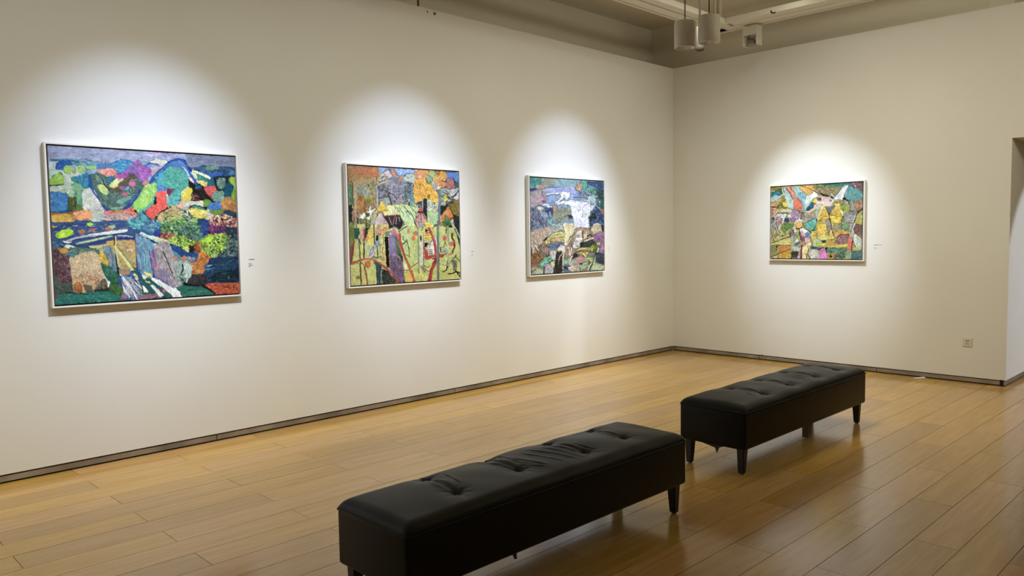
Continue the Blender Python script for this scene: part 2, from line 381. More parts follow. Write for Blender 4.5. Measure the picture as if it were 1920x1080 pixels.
# ------------------------------------------------------------------ pendant lamps, rails and the small fittings
def pendant(x, y, z0, z1, r, label, group=None, ztop=ZC):
    root = empty('pendant_lamp', (x, y, z0), label, 'lamp', group); h = z1-z0
    lathe('housing', [(r-.012, h), (r-.003, h), (r, h-.004), (r, .004), (r-.003, 0), (r-.010, 0), (r-.011, .012)], M_LAMP, root, 40)
    lathe('top_cap', [(0, h+.001), (r-.012, h+.001), (r-.011, h-.004)], M_LAMP, root, 40)
    # fluted reflector
    n = 48; prof = [(r-.012, .004), (r-.018, .03), (r*.55, .075), (r*.25, .10), (0.0005, .105)]
    vs, fs = [], []
    for rr_, z in prof:
        for k in range(n):
            a = 2*math.pi*k/n; q = rr_*(1-.06*(k % 2)); vs.append((q*math.cos(a), q*math.sin(a), z))
    for i in range(len(prof)-1):
        for k in range(n): k2 = (k+1) % n; fs.append((i*n+k, i*n+k2, (i+1)*n+k2, (i+1)*n+k))
    mesh_obj('reflector', vs, fs, M_CHROME, root)
    tube('cord', [(0, 0, h), (0, 0, ztop-z0)], .004, M_CABLE, root, 8)
    lathe('cord_grip', [(0, .012), (.009, .011), (.011, 0)], M_CABLE, root, 12, (0, 0, h))
    box('adjuster', .022, .052, -.050, -.030, h-.012, h+.006, M_GREY, root, .002)
    return root
pendant(-3.748, -2.608, 2.900, 3.090, .0765, 'white cylinder pendant lamp hanging lower and to the left of its twin', 'cylinder pendant lamps')
pendant(-3.735, -2.800, 2.905, 3.092, .0765, 'white cylinder pendant lamp hanging in front of the pale vertical rods', 'cylinder pendant lamps')

ZR = 3.90
rail = empty('ceiling_rail', (-.585, -.955, ZR), 'pale square cornered lighting rail hung below the ceiling in the far corner', 'lighting rail')
def rpart(name, b_, m, bev=.002):
    o = box(name, b_[0]+.585, b_[1]+.585, b_[2]+.955, b_[3]+.955, b_[4]-ZR, b_[5]-ZR, m, rail, bev); return o
xo, yo = -.384, -.883; xi, yi = -.786, -1.026
yi = yo-.30; xi = xo-.36
def railrun(axis):
    wd = .30 if axis == 'x' else .36
    lines = [(0, .018, -.012, .03), (.026, .150, 0, .03), (.158, wd-.03, .004, .03), (wd-.022, wd, -.012, .05)]
    for i, (a, c, z0, z1) in enumerate(lines):
        nm = 'lip' if i in (0, 3) else 'channel'
        if axis == 'x': rpart(nm, (-13 if True else 0, xo-a, yo-c, yo-a, ZR+z0, ZR+z1), M_RAIL)
        else: rpart(nm, (xo-c, xo-a, -9.5, yo-.30 if i > 1 else yo-.02, ZR+z0, ZR+z1), M_RAIL)
    if axis == 'x': rpart('groove', (-13, xo-.01, yo-wd+.01, yo-.01, ZR+.02, ZR+.028), M_DARK, 0)
    else: rpart('groove', (xo-wd+.01, xo-.01, -9.5, yo-.28, ZR+.02, ZR+.028), M_DARK, 0)
railrun('x'); railrun('y')
for k, (px, py, r) in enumerate(((-.73, -1.11, .030), (-.795, -1.085, .018))):
    tube('hanger_rod', [(px+.585, py+.955, .03), (px+.585, py+.955, ZC-ZR)], r, M_RAIL, rail, 16)
rp_ = tube('cable_hook', [(-.788+.585, -1.76+.955, .0), (-.80+.585, -1.765+.955, -.02), (-.792+.585, -1.79+.955, -.03), (-.775+.585, -1.80+.955, -.02)], .008, M_CABLE, rail, 6)

# boxed spotlight under the rail
def boxed_spot():
    x, y = -.42, -1.345
    root = empty('boxed_spotlight', (x, y, ZR-.235), 'small square boxed spotlight with a black cable loop under the ceiling rail', 'spotlight')
    w, d, h = .082, .06, .215
    t = .012
    box('side_plate', -d, d, -w-t/2, -w+t/2, 0, h, M_LAMP, root, .001)
    box('side_plate', -d, d, w-t/2, w+t/2, 0, h, M_LAMP, root, .001)
    box('ballast_cover', -d, d, -w+t/2, w-t/2, h*.52, h, M_LAMP, root, .002)
    box('back_plate', d-.008, d, -w+t/2, w-t/2, h*.2, h*.52, M_PAPER, root, .001)
    bm = bmesh.new()
    bmesh.ops.create_uvsphere(bm, u_segments=20, v_segments=12, radius=1)
    for v in bm.verts: v.co = Vector((v.co.x*.05, v.co.y*.062, .015+v.co.z*(.055 if v.co.z > 0 else .02)))
    bm_obj('lamp_head', bm, M_GREY, root, True)
    tube('cable', [(-d, -.005, h*.50), (-d-.012, .012, h*.42), (-d-.014, .014, h*.33), (-d-.010, -.01, h*.29), (-d-.008, -.055, h*.27), (-d-.004, -.064, h*.15), (-d+.004, -.062, .01)], .005, M_CABLE, root, 8)
    box('track_adapter', -.02, .02, -.035, .035, h, .236, M_RAIL, root, .002)
    return root
boxed_spot()
# slim spotlight behind the pendants
M_SLIM = mat('grey_lamp_enamel', (0.10, 0.095, 0.08), 0.6)
def slim():
    root = empty('slim_spotlight', (-3.317, -2.463, 2.972), 'slim pale spotlight half hidden behind the two pendant lamps', 'spotlight')
    lathe('lamp_head', [(0, .0), (.024, -.003), (.034, .005), (.037, .025), (.037, .165), (.026, .186), (0, .19)], M_SLIM, root, 24)
    tube('stem', [(0, 0, .19), (0, 0, ZC-2.972)], .008, M_SLIM, root, 10)
    tube('arm', [(-.02, .045, .02), (-.02, .045, .20), (0, 0, .24)], .006, M_CABLE, root, 8)
slim()

# socket
so = empty('wall_socket', (0, -3.494, .411), 'white square two gang wall socket low on the right wall', 'socket')
box('cover_plate', -.009, 0, -.043, .043, -.043, .043, M_PLASTIC, so, .003, 2)
box('insert', -.0105, -.008, -.026, .026, -.031, .031, M_PLASTIC, so, .001)
for dy in (-.009, .009): box('pin_slot', -.0116, -.0095, dy-.004, dy+.004, .011, .022, M_DARK, so)
for dy, dz, a in ((.001, .001, .4), (-.009, -.014, -.4), (.009, -.014, .4)):
    o = box('pin_slot', -.0012, .0012, -.0020, .0020, -.007, .007, M_DARK, so); o.location = (-.0104, -dy, dz-.002); o.rotation_euler = (a, 0, 0)

# printed captions beside the paintings
def caption(side, u, z, lines, label):
    loc = (u, -.0012, z) if side == 'L' else (-.0012, u, z)
    root = empty('wall_caption', loc, label, 'caption', 'printed captions beside the paintings')
    for (a, w_, dz, h_) in lines:
        if side == 'L': box('text_line', a, a+w_, -.0006, .0009, dz-h_/2, dz+h_/2, M_INK, root)
        else: box('text_line', -.0006, .0009, -a-w_, -a, dz-h_/2, dz+h_/2, M_INK, root)
caption('L', -5.902, 1.366, [(0, .012, .030, .004), (.015, .034, .030, .006), (0, .024, -.006, .004), (0, .036, -.018, .003), (.001, .012, -.028, .003)], 'small grey printed caption beside the largest mountain landscape painting')
caption('L', -3.565, 1.372, [(.01, .030, .026, .005), (.012, .022, -.006, .003), (.012, .014, -.018, .002)], 'faint grey printed caption right of the orchard painting with yellow trees')
caption('L', -1.368, 1.366, [(0, .034, .022, .003), (0, .016, -.006, .002), (0, .012, -.02, .002)], 'faint printed caption between the waterfall painting and the room corner')
caption('R', -2.565, 1.372, [(.0, .050, .022, .004), (.060, .022, .021, .004), (0, .026, -.010, .003), (.006, .030, -.022, .002)], 'faint printed caption beside the small painting on the right wall')

# litter
sc_ = mesh_obj('paper_scrap', [(0, 0, .002), (.05, -.02, .004), (.09, -.075, .012), (.06, -.11, .006), (.03, -.06, .003), (.0, -.03, .002),
                               (0, 0, .0045), (.05, -.02, .0065), (.09, -.075, .0145), (.06, -.11, .0085), (.03, -.06, .0055), (.0, -.03, .0045)],
               [(5, 4, 3, 2, 1, 0), (6, 7, 8, 9, 10, 11)]+[(i, (i+1) % 6, 6+(i+1) % 6, 6+i) for i in range(6)], M_PAPER, None, False, (-.105, -3.02, 0))
tag(sc_, 'torn white paper scrap on the floor against the right wall skirting', 'paper scrap')
pin = empty('white_pin', (-6.318, -3.545, 0.006), 'tiny white headed pin lying on the floor beside the nearest bench', 'pin')
bm = bmesh.new(); bmesh.ops.create_uvsphere(bm, u_segments=12, v_segments=8, radius=.006); bm_obj('head', bm, M_PAPER, pin, True)
tube('shaft', [(.004, 0, 0), (.03, -.018, -.003)], .0018, M_PAPER, pin, 6)
tw = tube('twig', [(-.008, -1.212, .058), (-.014, -1.225, .062), (-.016, -1.238, .052), (-.016, -1.26, .056), (-.014, -1.275, .066), (-.010, -1.292, .058)], .0035, M_CABLE, None, 6)
tag(tw, 'small dark twisted wire end sticking out over the right wall skirting', 'wire')

# ------------------------------------------------------------------ the four canvases: brush strokes as coloured relief on a fine mesh
# T ox oy s: origin and scale of the following coordinates; P colour points: patch; L colour width points: brush line;
# E colour cx cy rx ry: dab; D count length width angle spread colours | points: loose dabs inside an outline
ART1 = """
T 80 260 6.747
P 9BA6C6 50,40 1300,120 1300,330 50,330
D 150 90 9 5 8 A5AFCE 8F9BBE AAB0C4 B0B4D6 | 60,60 1300,140 1300,300 60,250
P 8FB0C8 100,235 560,240 760,290 900,300 900,420 100,420
P 2F6E86 100,238 330,236 480,262 470,300 380,280 200,262 110,262
D 70 70 10 15 14 2C6A80 3E8294 24566E 6FA3B4 4F8FA6 | 200,240 560,240 760,285 720,345 440,345 400,290
P 4D82B8 700,300 900,290 920,350 700,365
P BFCBD0 90,270 180,270 170,370 90,400
P A9C8B4 90,370 260,375 265,420 150,440 95,470
P C8D2C6 250,395 560,420 560,470 350,470 250,470
P 1F5FB4 165,370 190,285 270,252 370,268 395,315 300,330 265,372
L 0B2F80 8 170,360 195,290 260,255 360,265
E 9CCB62 328,375 58,58
L 1F6A70 6 275,360 285,400 320,435 360,430
E 8CA87A 410,385 34,46
E C9A3A0 400,365 16,20
E A2CF7A 490,365 56,50
L E8E4CC 5 445,330 440,390 460,420
P 90CC74 555,345 600,318 680,325 700,360 640,375 580,372
L 2A5A70 8 545,330 570,380 560,420
P E99A90 700,385 760,368 900,352 945,440 890,455 850,440 780,450 735,430
D 40 50 9 -20 30 F0A79C E58A84 F2B6A6 | 710,385 900,360 930,440 780,445
L C4524E 7 800,440 860,375 930,440
L D46A60 6 735,380 750,440
P 3F92C4 880,300 1010,240 1160,285 1160,330 1040,420 960,410 900,350
D 60 70 8 20 25 2F86C0 5FAED6 86C0DA 1F6CAE | 890,300 1010,245 1150,290 1130,360 1000,410
L 1E6AAE 10 870,310 1000,245 1080,250 1170,280
P 8E6CB8 1160,290 1200,250 1240,255 1282,330 1282,520 1210,470 1190,400 1130,410 1030,430 1040,400
D 60 60 9 60 40 9A55B8 B46EC6 7E6CA8 C78AD0 8F5A9E | 1170,260 1240,255 1282,340 1282,470 1180,420
P B94FC0 1220,440 1282,390 1282,530 1240,510
P C04CB0 970,445 1040,425 1080,460 1000,480
P 93BE4A 95,555 110,500 170,440 235,408 270,440 290,560 200,565 130,575
D 40 40 8 -30 20 8CC63E A2D054 7CB53A | 110,540 170,450 240,415 280,550
L 20361E 9 100,580 190,572 270,565
L 1E2A24 12 235,410 262,440
P B4C4B2 280,450 370,450 380,600 340,650 280,670 100,640 100,585 280,575
D 70 50 9 10 40 C3CFC0 A9BFA6 CBD2C4 9DBB9E | 290,460 370,470 380,600 300,660 110,630 110,590 290,580
P 2E8C8C 360,470 430,455 450,520 380,525
P 2C84A4 430,470 570,420 610,480 635,600 560,610 470,560
D 60 60 9 70 30 2A7FA8 3B9AA6 1F66A8 44A4A0 | 440,470 570,425 625,590 520,590
P 1B4FA4 590,440 620,480 640,590 590,600
P 7FB07C 370,560 440,550 500,560 510,640 420,650 380,610
P 5A9E86 420,650 510,640 520,740 500,850 440,820
D 40 50 8 80 30 6CAF88 4F9A8A 86B880 | 390,570 500,570 510,820 450,810
P 3B7FC0 105,670 200,650 270,680 325,740 315,860 270,905 110,910
D 90 50 10 20 60 2F78BE 4B92CC 2A6AB0 5BA0D0 3E86BC | 110,680 260,680 320,760 300,880 115,900
L 1E4F6E 14 110,915 200,925 330,905
P 9EC49A 335,680 370,640 410,660 420,720 380,730 345,710
P 4A5230 330,740 430,730 440,800 430,900 360,900 320,880
D 40 50 10 88 10 3E4426 5A6A34 6A8240 343A22 | 335,745 430,735 440,890 350,890
P 5E8040 430,810 500,840 500,890 420,910
P C6CBC4 500,700 520,640 600,615 640,640 690,720 740,800 740,880 640,900 520,880
D 110 60 9 60 50 D6D6CC BFC8C4 E0DCCC B4BCC0 CED6B8 | 510,690 600,620 720,790 730,880 530,870
L 9AA89A 6 520,840 560,740 640,700
L 1F4FA0 20 620,590 650,660 700,730 760,800 830,890
L 3A66B8 10 640,610 700,700 740,760
L D8DCE0 4 655,640 690,700
P 4E6E68 620,440 700,400 800,450 880,560 1010,560 1160,440 1210,470 1282,540 1282,600 1200,720 1080,850 900,900 820,870 740,790 700,700 650,600
D 240 44 8 30 70 3F6A6A 6E8E86 88A49A 4C5E4C 2E4A52 7A9A90 59706A 9AB0A0 | 630,450 700,410 860,560 1020,560 1160,470 1282,560 1190,720 1060,850 900,890 760,790
P 5E5648 870,600 960,560 1050,500 1160,440 1210,470 1120,560 980,660 900,680
D 40 40 8 -30 20 4E4A3E 6C604E 7C6A5E | 880,620 1050,500 1180,460 1100,570 930,680
P 2C7C9E 800,500 850,465 915,470 880,530 830,550
P D5DC88 845,575 910,530 960,540 960,590 910,612 860,600
P DCD8A8 950,520 1030,490 1030,510 960,560
P C4DA84 705,570 760,560 810,600 850,660 810,700 750,670 710,620
D 20 40 8 40 20 D2E292 B6CC70 E2E8A8 | 720,580 760,570 840,660 800,690
L 22302C 12 770,500 790,570 860,640
E C66C96 1150,560 40,36
L D8A8B8 6 1110,550 1130,510 1200,505
E B05AA8 1020,605 30,20
P 74B4DC 1060,610 1100,585 1110,625 1040,640
E C8607E 1045,690 42,20
P 6FA898 930,790 1000,740 1130,705 1120,760 1000,820
P 7EA890 850,860 1000,850 1080,830 980,890 880,890
L 244E9A 30 1240,640 1180,740 1090,830 1040,880
L 5E86C8 8 1220,680 1120,800
P 90CC5C 1165,840 1180,780 1240,720 1282,640 1282,880 1160,880
P D88A96 760,930 800,905 870,925 870,965 800,975
D 20 36 8 -10 30 E0706E D0606A E89AA0 | 770,930 860,920 860,965
P E88C7C 1040,900 1160,870 1165,930 1120,955 1060,930
D 20 36 8 10 40 F09A86 E06A64 | 1050,900 1150,880 1150,940
L 141414 7 1120,880 1140,905 1180,905
L C67A4A 9 850,905 950,925 1050,900
P D6A83E 105,960 200,945 330,950 390,1010 390,1050 200,1050 110,1020
D 60 46 8 10 40 E0B63E C8A832 B8C04A E6C86A D08A50 | 115,970 330,955 380,1040 150,1045
P EBA36A 380,950 440,905 560,900 640,930 640,970 560,1000 480,1005
D 40 50 8 10 30 F0AE7C E69258 F3BE92 | 400,950 560,905 620,960 500,995
L 8A6A5A 6 100,925 350,935 420,905
P C0C8BA 640,900 740,890 760,960 700,1010 640,1060 620,1000
D 60 40 7 20 60 D2D4C4 A8B8B4 B8CCB0 8AA8B8 | 640,900 750,900 800,980 700,1050
P C49E8A 870,940 1060,930 1100,990 840,1000
D 60 40 7 0 40 D4B09C B08C84 A8A8B8 8E8AA0 | 760,960 1100,930 1110,990 800,1010
T 265 260 6.747
D 70 90 9 5 8 A5AFCE 8F9BBE A4A8D2 9098C4 | 0,145 600,190 600,260 0,260
P 7F8DA8 600,190 1210,215 1210,340 600,330
D 90 90 9 5 8 8694B4 76849C 8A90B0 6C7A96 | 600,200 1205,225 1205,340 620,330
P C6D2BC 130,270 200,235 330,260 340,290 150,300
L E0B8D0 7 110,190 260,175
D 40 50 7 5 20 D6DEC0 C2D2C4 DCD2D4 | 140,270 330,260 320,290 160,295
P 6ABAD0 20,290 90,280 90,300 30,310
P 9A56B6 0,310 60,320 130,360 160,420 120,490 60,540 0,520
D 90 40 8 50 60 A85CC2 8A4AA8 B672C8 9A68A8 C880C8 | 0,320 120,370 150,420 60,530 0,520
P 7C92D4 85,320 140,298 210,310 190,350 110,350
L 1E4E8E 7 80,320 150,292 220,300 270,345
D 60 46 8 50 40 A4B4C8 B8B8C0 C89CB8 8FA6C0 D6A0A0 | 130,340 340,300 250,400 130,500 40,560 150,420
P C8888E 20,540 100,500 120,540 40,570
P 5A7CC4 345,340 420,270 480,240 560,270 600,340 640,430 600,440 520,345 430,330
P 4FAA9C 215,500 300,410 390,350 450,335 540,370 600,440 620,540 600,590 530,650 430,620 360,610 230,560
D 230 36 7 40 80 5CB8A2 3E9A98 6CC4AC 2F8C92 82CCB4 4AA8A4 | 220,500 390,350 460,340 600,440 610,580 530,640 360,610 240,560
P 4CA8CC 200,540 240,420 320,400 300,470 240,560
L 58B8AA 10 380,540 380,600 470,620
L 2060B0 34 125,545 160,480 250,390 340,320 420,260 500,240
L 1A50A8 16 240,410 330,310 440,240 540,245
L 2A62B6 26 500,245 560,270 600,340 640,430 690,500 710,560
L 123C8C 10 490,240 560,250 600,310 625,370 690,470 715,540
L 5C9CD8 7 180,470 330,330 420,280 510,270
L 9CC8DC 9 540,340 590,380 620,450
L C8CCC0 10 560,350 610,440
L 60A8C8 7 400,280 520,280 580,330
P E6D8DA 615,480 660,490 685,560 650,545
P 1E1A1A 615,500 670,545 700,580 760,565 800,600 830,670 900,760 960,800 910,795 840,720 780,760 720,760 690,700 640,640 615,560
D 60 34 8 50 40 1A1618 2C2420 3A2E2C 101014 | 620,510 700,580 790,600 860,720 800,750 700,700 640,620
E 2C4C5E 740,605 46,30
L 4A86A0 6 700,620 760,590
D 30 36 7 20 60 9A5A4A 6A4438 B08A72 2A201C | 640,700 700,680 760,720 720,780 650,770
L 1C1418 7 640,720 660,780 740,770
P 9CCE64 0,690 60,610 140,555 200,555 215,640 170,740 100,830 0,870
D 110 44 9 60 40 A8D86C 92CC56 B8E28A 84BE4C 9AD07C | 0,700 130,570 205,570 160,740 60,840 0,860
L 5CB8B0 10 215,560 200,660 150,780 60,870 0,890
P 5294CC 215,590 310,570 330,640 220,650
D 24 36 8 10 30 4A8ACC 74A8D8 | 220,590 310,575 320,640 225,645
P F05F56 205,670 290,650 325,690 325,800 310,870 200,930 110,1010 80,960 90,900 210,850
D 110 36 9 60 60 F6685C E8524C FA7A6C DE4E50 | 210,680 300,670 320,790 280,880 110,990 90,920 210,860
L 23282C 26 185,745 195,800
P 8C2C58 355,620 425,625 400,690 375,720 360,700
E 4AAAA6 455,695 52,58
E 5CB4B8 420,770 70,50
D 50 34 8 30 60 58BCB0 3A9CA0 7AC8C0 | 410,650 500,650 510,760 380,820 340,770
L 1E6C8C 7 440,770 500,765 520,710
L 9ACCD0 6 330,700 350,760 380,790
P E2C83E 520,720 560,640 610,600 650,610 665,650 640,700 650,760 560,770 525,760
D 40 36 8 80 20 EAD64E D2C436 C4CC40 E8E070 | 530,720 600,610 650,650 630,750 540,765
L CCE0A0 7 520,740 540,650 600,600
P D4DCB8 640,410 670,400 720,430 720,490 700,500
P 2F9084 720,440 790,450 860,500 840,520 740,510
L E8E4C8 10 700,400 770,430 880,490
P E2D682 720,525 800,510 860,545 850,580 790,580
D 24 36 8 20 30 ECE29A D2CC74 | 730,525 850,550 840,575
P E05C5C 810,610 870,590 945,590 930,650 890,720 840,680
D 30 36 9 60 30 E86660 D44C56 F07C72 | 820,615 940,600 890,710
P 2A4E6E 690,370 800,320 1060,340 1200,350 1200,460 960,470 880,420 760,400
D 150 50 9 10 30 24507A 3A6A9A 1E3C5C 4A7EA8 2E5A66 3C74A0 | 700,370 830,325 1190,360 1190,450 960,460 800,400
P 6E9E8C 830,340 900,320 1000,340 1000,370 900,385 840,380
D 20 50 6 5 15 88B09C 5C8C84 | 840,345 990,345 980,375 850,375
P 3A68C0 880,430 960,400 1060,410 1050,450 920,470
P 4E8ACC 1130,420 1160,380 1200,390 1200,440 1150,445
P 1F6C7A 860,510 930,500 950,560 900,590 860,570
P 1C2C38 950,480 1000,465 1150,460 1150,480 1110,490 1100,560 1070,640 1010,650 970,600 960,540
P 56847A 975,500 1060,480 1090,500 1080,580 1040,630 1000,620 975,570
D 50 34 8 40 40 6A9A86 3C6A66 A4BCA8 4C7C68 | 980,500 1080,490 1060,620 990,610
P 9CC038 1140,480 1200,470 1200,600 1150,540
P 0F5A72 1080,560 1140,540 1185,580 1180,680 1140,725 1070,710
D 40 40 10 80 30 145E78 0C4E6A 1E7088 | 1085,570 1175,590 1165,700 1080,700
P 90B436 1155,700 1205,600 1205,780 1170,760
P 78A490 910,740 950,680 1040,650 1060,700 1040,770 960,780
D 40 40 9 60 50 82AE98 6A9488 94B8A0 5C887C | 920,740 1040,660 1050,760 960,775
P 6C9C34 790,790 850,770 900,790 870,830 800,840
P 4C82CC 855,860 900,800 960,795 1030,860 1020,890 900,890
D 30 40 9 10 30 5890D4 4074BC | 870,860 950,800 1020,870
P 6E9A38 890,905 1010,890 1050,910 1010,960 900,950
P C28648 1035,800 1080,740 1150,735 1190,780 1205,860 1200,920 1120,900 1040,860
D 70 36 9 50 60 CE9458 B07438 DAA468 9A6834 | 1040,800 1130,745 1195,850 1190,900 1060,870
P E4BCA8 460,830 520,800 580,840 560,870 480,870
P D6D4C0 540,790 640,780 800,790 800,850 660,830 560,860
L 10202A 10 635,850 680,830 760,850 830,880
P 4A9A8C 650,850 720,840 800,870 830,900 780,890 700,870
P DACE56 630,890 700,870 790,890 850,910 860,970 760,1000 690,990 650,950
D 60 40 9 10 40 E4DA6A CCC04A ECE68A C4B83E | 640,895 800,900 850,960 700,985
L 10202A 12 865,940 880,1020
P E6DEC4 560,870 600,860 640,900 600,930
D 50 40 8 30 50 D6D0C0 C2B89E E4D8C4 A8A894 | 830,920 920,950 900,1010 850,1000
D 70 30 9 20 60 4E5E5A 88A088 6E8E7A B8C2A0 3C4A48 | 480,870 620,880 700,1010 700,1080 560,1080
P C8B078 210,960 290,910 370,870 450,850 520,930 480,1000 330,990 270,1060 220,1010
D 110 34 7 30 50 D8C088 B8A870 8A9C5C 6C7A4A E0D0A0 4A5A3A | 220,960 380,870 480,900 500,1010 300,1050
L 201C1C 8 200,1000 240,930 330,890 380,860
L 16242A 9 290,1040 340,980 470,970
D 90 30 8 40 60 7CB04C 9ACC5C 5C9C5C A4C878 3A6C54 6CB088 | 290,1000 500,960 700,1010 700,1080 280,1080
D 110 22 7 40 70 E0B8A0 C89888 2A1C20 E8D0B8 8A5A50 D8A890 483038 | 900,1000 960,950 1090,960 1200,1000 1210,1080 880,1080
P 2C4A5E 1060,920 1130,890 1200,930 1205,990 1110,960
P 244C78 720,1030 790,1010 850,1060 840,1080 720,1080
P 58A4B0 0,930 40,930 110,1040 100,1080 0,1080
L 1C4C60 9 20,930 70,960 120,1010
T 80 415 6.547
P 3A5A8A 100,0 1244,0 1244,200 1000,220 700,280 400,340 250,280 120,300
P C2AE4A 110,40 180,50 130,90
L 2E4C86 36 120,95 250,50 420,35 560,50 640,60
D 150 60 8 -8 16 2C4A88 4A6CA4 20386C 6A8CB8 88A4B4 3C5C94 A8A8B0 | 110,60 500,20 1040,20 1040,110 700,180 300,200 120,180
P 58B0B0 1050,0 1244,0 1244,110 1120,80
D 60 60 9 10 20 5CB8B8 3E98A8 2C7C98 84CCC4 | 1060,0 1244,0 1244,110 1100,70
P A6DA2C 540,20 580,5 625,20 600,50 555,50
P B4E41C 155,150 230,100 340,85 380,120 350,165 260,200 190,205 160,185
D 30 50 8 -15 12 C2EE30 9CCC14 D2F060 | 165,150 340,95 360,150 200,195
P B07860 430,110 490,90 540,110 500,150 440,145
P B06A5C 560,90 640,75 650,105 580,125
P C07A5C 780,60 870,40 880,80 800,110 760,100
P A8BC9C 800,50 880,35 900,70 850,90
L D8DCD8 30 560,170 700,150 860,135 1030,110
L B0B4C8 26 270,250 400,200 540,175 640,170
L E6E6E0 12 570,160 760,130 1020,100
L 98B4A0 26 420,270 560,240 740,200 850,175
L D4DC94 12 460,260 600,235 760,195
L 2C3C84 22 560,285 700,250 860,215 1000,205 1140,200
L A8B0C8 18 930,170 1030,175 1100,190
L 1E2C6A 8 380,230 560,200 700,180 860,160 1040,150
L 1E2C6A 7 270,210 460,170 560,150 700,130
L DCE0D8 26 290,290 360,310 440,345 520,350
L EEEEE8 14 250,240 300,260 350,250
L 24407A 10 260,270 400,290 520,300 620,340
L 24508C 14 430,380 540,370 640,340
D 30 40 7 0 50 2A4E86 4C84A4 18305C 6A90A8 | 110,240 240,220 240,300 120,300
P C09A48 200,340 290,320 310,370 250,400 205,380
P 5C94A0 300,390 420,370 430,410 340,430
P 5A7A60 320,310 640,340 700,400 420,400
D 40 50 7 -5 25 86A47C 5E88A0 A8B47C 2C4C6C | 300,330 520,360 700,320 640,380 420,410
P C8C488 560,300 780,290 800,310 720,330 580,325
P 5E4248 120,380 190,360 250,400 310,450 320,560 340,660 350,760 200,760 140,620
D 200 34 8 60 60 6E4450 4E3038 84606A 3A2A30 8A6A78 5C3440 A88A94 | 120,370 250,400 310,460 340,650 350,750 180,740 140,560
P 4C5C54 140,640 200,760 340,760 360,860 260,900 160,900
D 90 36 9 30 60 4A6456 5C7064 705A58 38504A 3E7A6C | 140,660 200,760 330,760 350,850 170,890
P 8A96A0 730,310 820,300 860,380 880,520 820,560 780,400
D 40 60 9 75 12 7C96AC 5C7A98 A0A8A0 8AA8B4 | 750,320 820,320 860,540 800,530
P CDB890 330,470 420,420 520,375 640,370 690,440 710,540 740,640 740,690 680,760 600,840 480,890 400,890 370,860 360,760 340,640
D 320 36 9 40 80 D8C4A0 C4AC84 E2D2B4 CDB494 B89C74 DCC8A8 A89880 | 335,480 520,385 640,380 700,540 730,660 620,700 480,700 360,640
D 120 36 9 60 60 C88C6A B8744C D89C78 9A6A4A E0A888 8A6A50 | 380,680 600,640 720,690 640,820 480,880 380,860
P B06A34 370,790 420,740 470,790 480,880 410,890 375,860
D 60 34 9 75 30 BC7438 A05A28 CC8A4E 8A4A24 | 370,790 450,740 480,880 390,880
P 6C6654 490,780 600,800 600,860 520,880
D 60 34 9 40 60 5A5848 7C725C 3E4038 8C7C64 | 660,740 760,710 800,790 740,860 640,860
L E8ECEC 7 740,640 800,770 800,800
L D0E0E4 6 750,690 820,760
P D8B83C 690,400 740,390 790,460 810,530 760,530 720,460
D 24 40 9 60 20 E6CC4C C8A42C | 700,400 740,395 800,520 750,520
P 2C6E50 700,520 820,560 870,620 920,660 930,760 830,760 760,680
D 130 34 8 50 70 2C7C50 1E5A48 3C8C5C 4A7C84 184A3C 246C6C | 720,540 830,570 920,680 900,740 800,740 750,650
P C8A85C 780,240 860,230 1130,235 1140,290 1140,560 1000,600 940,560 900,420 830,330
P D8A868 900,240 1120,230 1130,285 930,290
D 170 36 9 40 70 B8B078 9CA878 C4A474 8CA07C D0B888 A89068 7C9C70 | 900,250 1130,240 1140,560 1000,600 930,540 900,300
D 24 34 8 20 40 E4C0A0 F0D8B8 A87050 705468 | 1000,300 1120,340 1100,420
L 24406A 8 1130,190 1145,300 1160,580
L 6C90A0 26 840,330 870,450 890,600
L 3A5A5A 8 820,300 850,450 860,560
L 1C2C3C 12 880,170 880,300 900,420 915,560 925,660
L DCD880 14 895,180 905,260 890,330
L C8C88C 18 895,340 915,440 925,520
L D8D88C 34 890,310 960,400 1040,520 1120,620 1190,710
L A8C08C 9 910,320 1060,510 1180,680
L 2C4436 5 905,290 1020,440 1130,600
L F0E878 8 1130,640 1185,710
P B88C64 940,620 1020,600 1070,630 1040,660 950,650
L 7A94A4 9 940,610 1060,600 1080,640
P 245C84 1060,640 1130,640 1200,740 1244,760 1244,700 1190,640 1120,600
P 2C5C9A 950,680 1080,660 1180,780 1244,860 1244,960 960,960 930,720
P 6C90B4 1140,180 1244,190 1244,620 1180,600 1150,400
D 150 80 9 88 8 7C9CBC 5C84B0 8CB0C4 4A74A8 A4BCCC 6C98B4 | 1150,190 1244,190 1244,610 1180,590
L 1E4A8C 9 1165,600 1244,620
D 120 90 9 65 8 E8E8EC C0C8D4 7C94B4 2C5488 A8A4B4 F0F0F4 8A88A0 | 960,680 1040,690 1150,940 1000,950
D 90 80 9 55 12 E0E4EC 5C6C8C A8B4C4 3A5880 C8C4C8 | 1060,700 1244,780 1244,930 1140,930
L F0F2F6 14 980,690 1080,830 1140,940
L E8ECF4 10 1010,860 1060,950
L EEF0F4 12 1120,750 1200,820 1244,850
P 9C7C8C 960,900 1000,890 1030,955 960,960
P A87C90 1180,920 1244,900 1244,960 1180,960
P 2C7C6E 160,950 260,880 500,900 700,870 860,890 950,930 950,960 500,990 160,1030
D 220 60 9 0 20 2A8070 348C7C 1E6C66 3A8A8C 4A9C84 2C6C80 24705C | 160,950 280,890 700,880 940,940 500,985 170,1020
L 1C2C24 10 260,885 440,895 560,905
L 1A2C24 9 640,860 720,850 800,850
P 3A6C3C 820,790 900,770 980,830 970,900 870,910 820,880
D 80 40 9 60 30 40783C 2C5C34 4C8C48 6A7C48 | 820,790 960,810 960,890 860,900
P 706068 150,860 180,900 160,960 150,940
T 265 415 6.547
P 2C6C9C 0,0 240,0 240,140 100,170 0,130
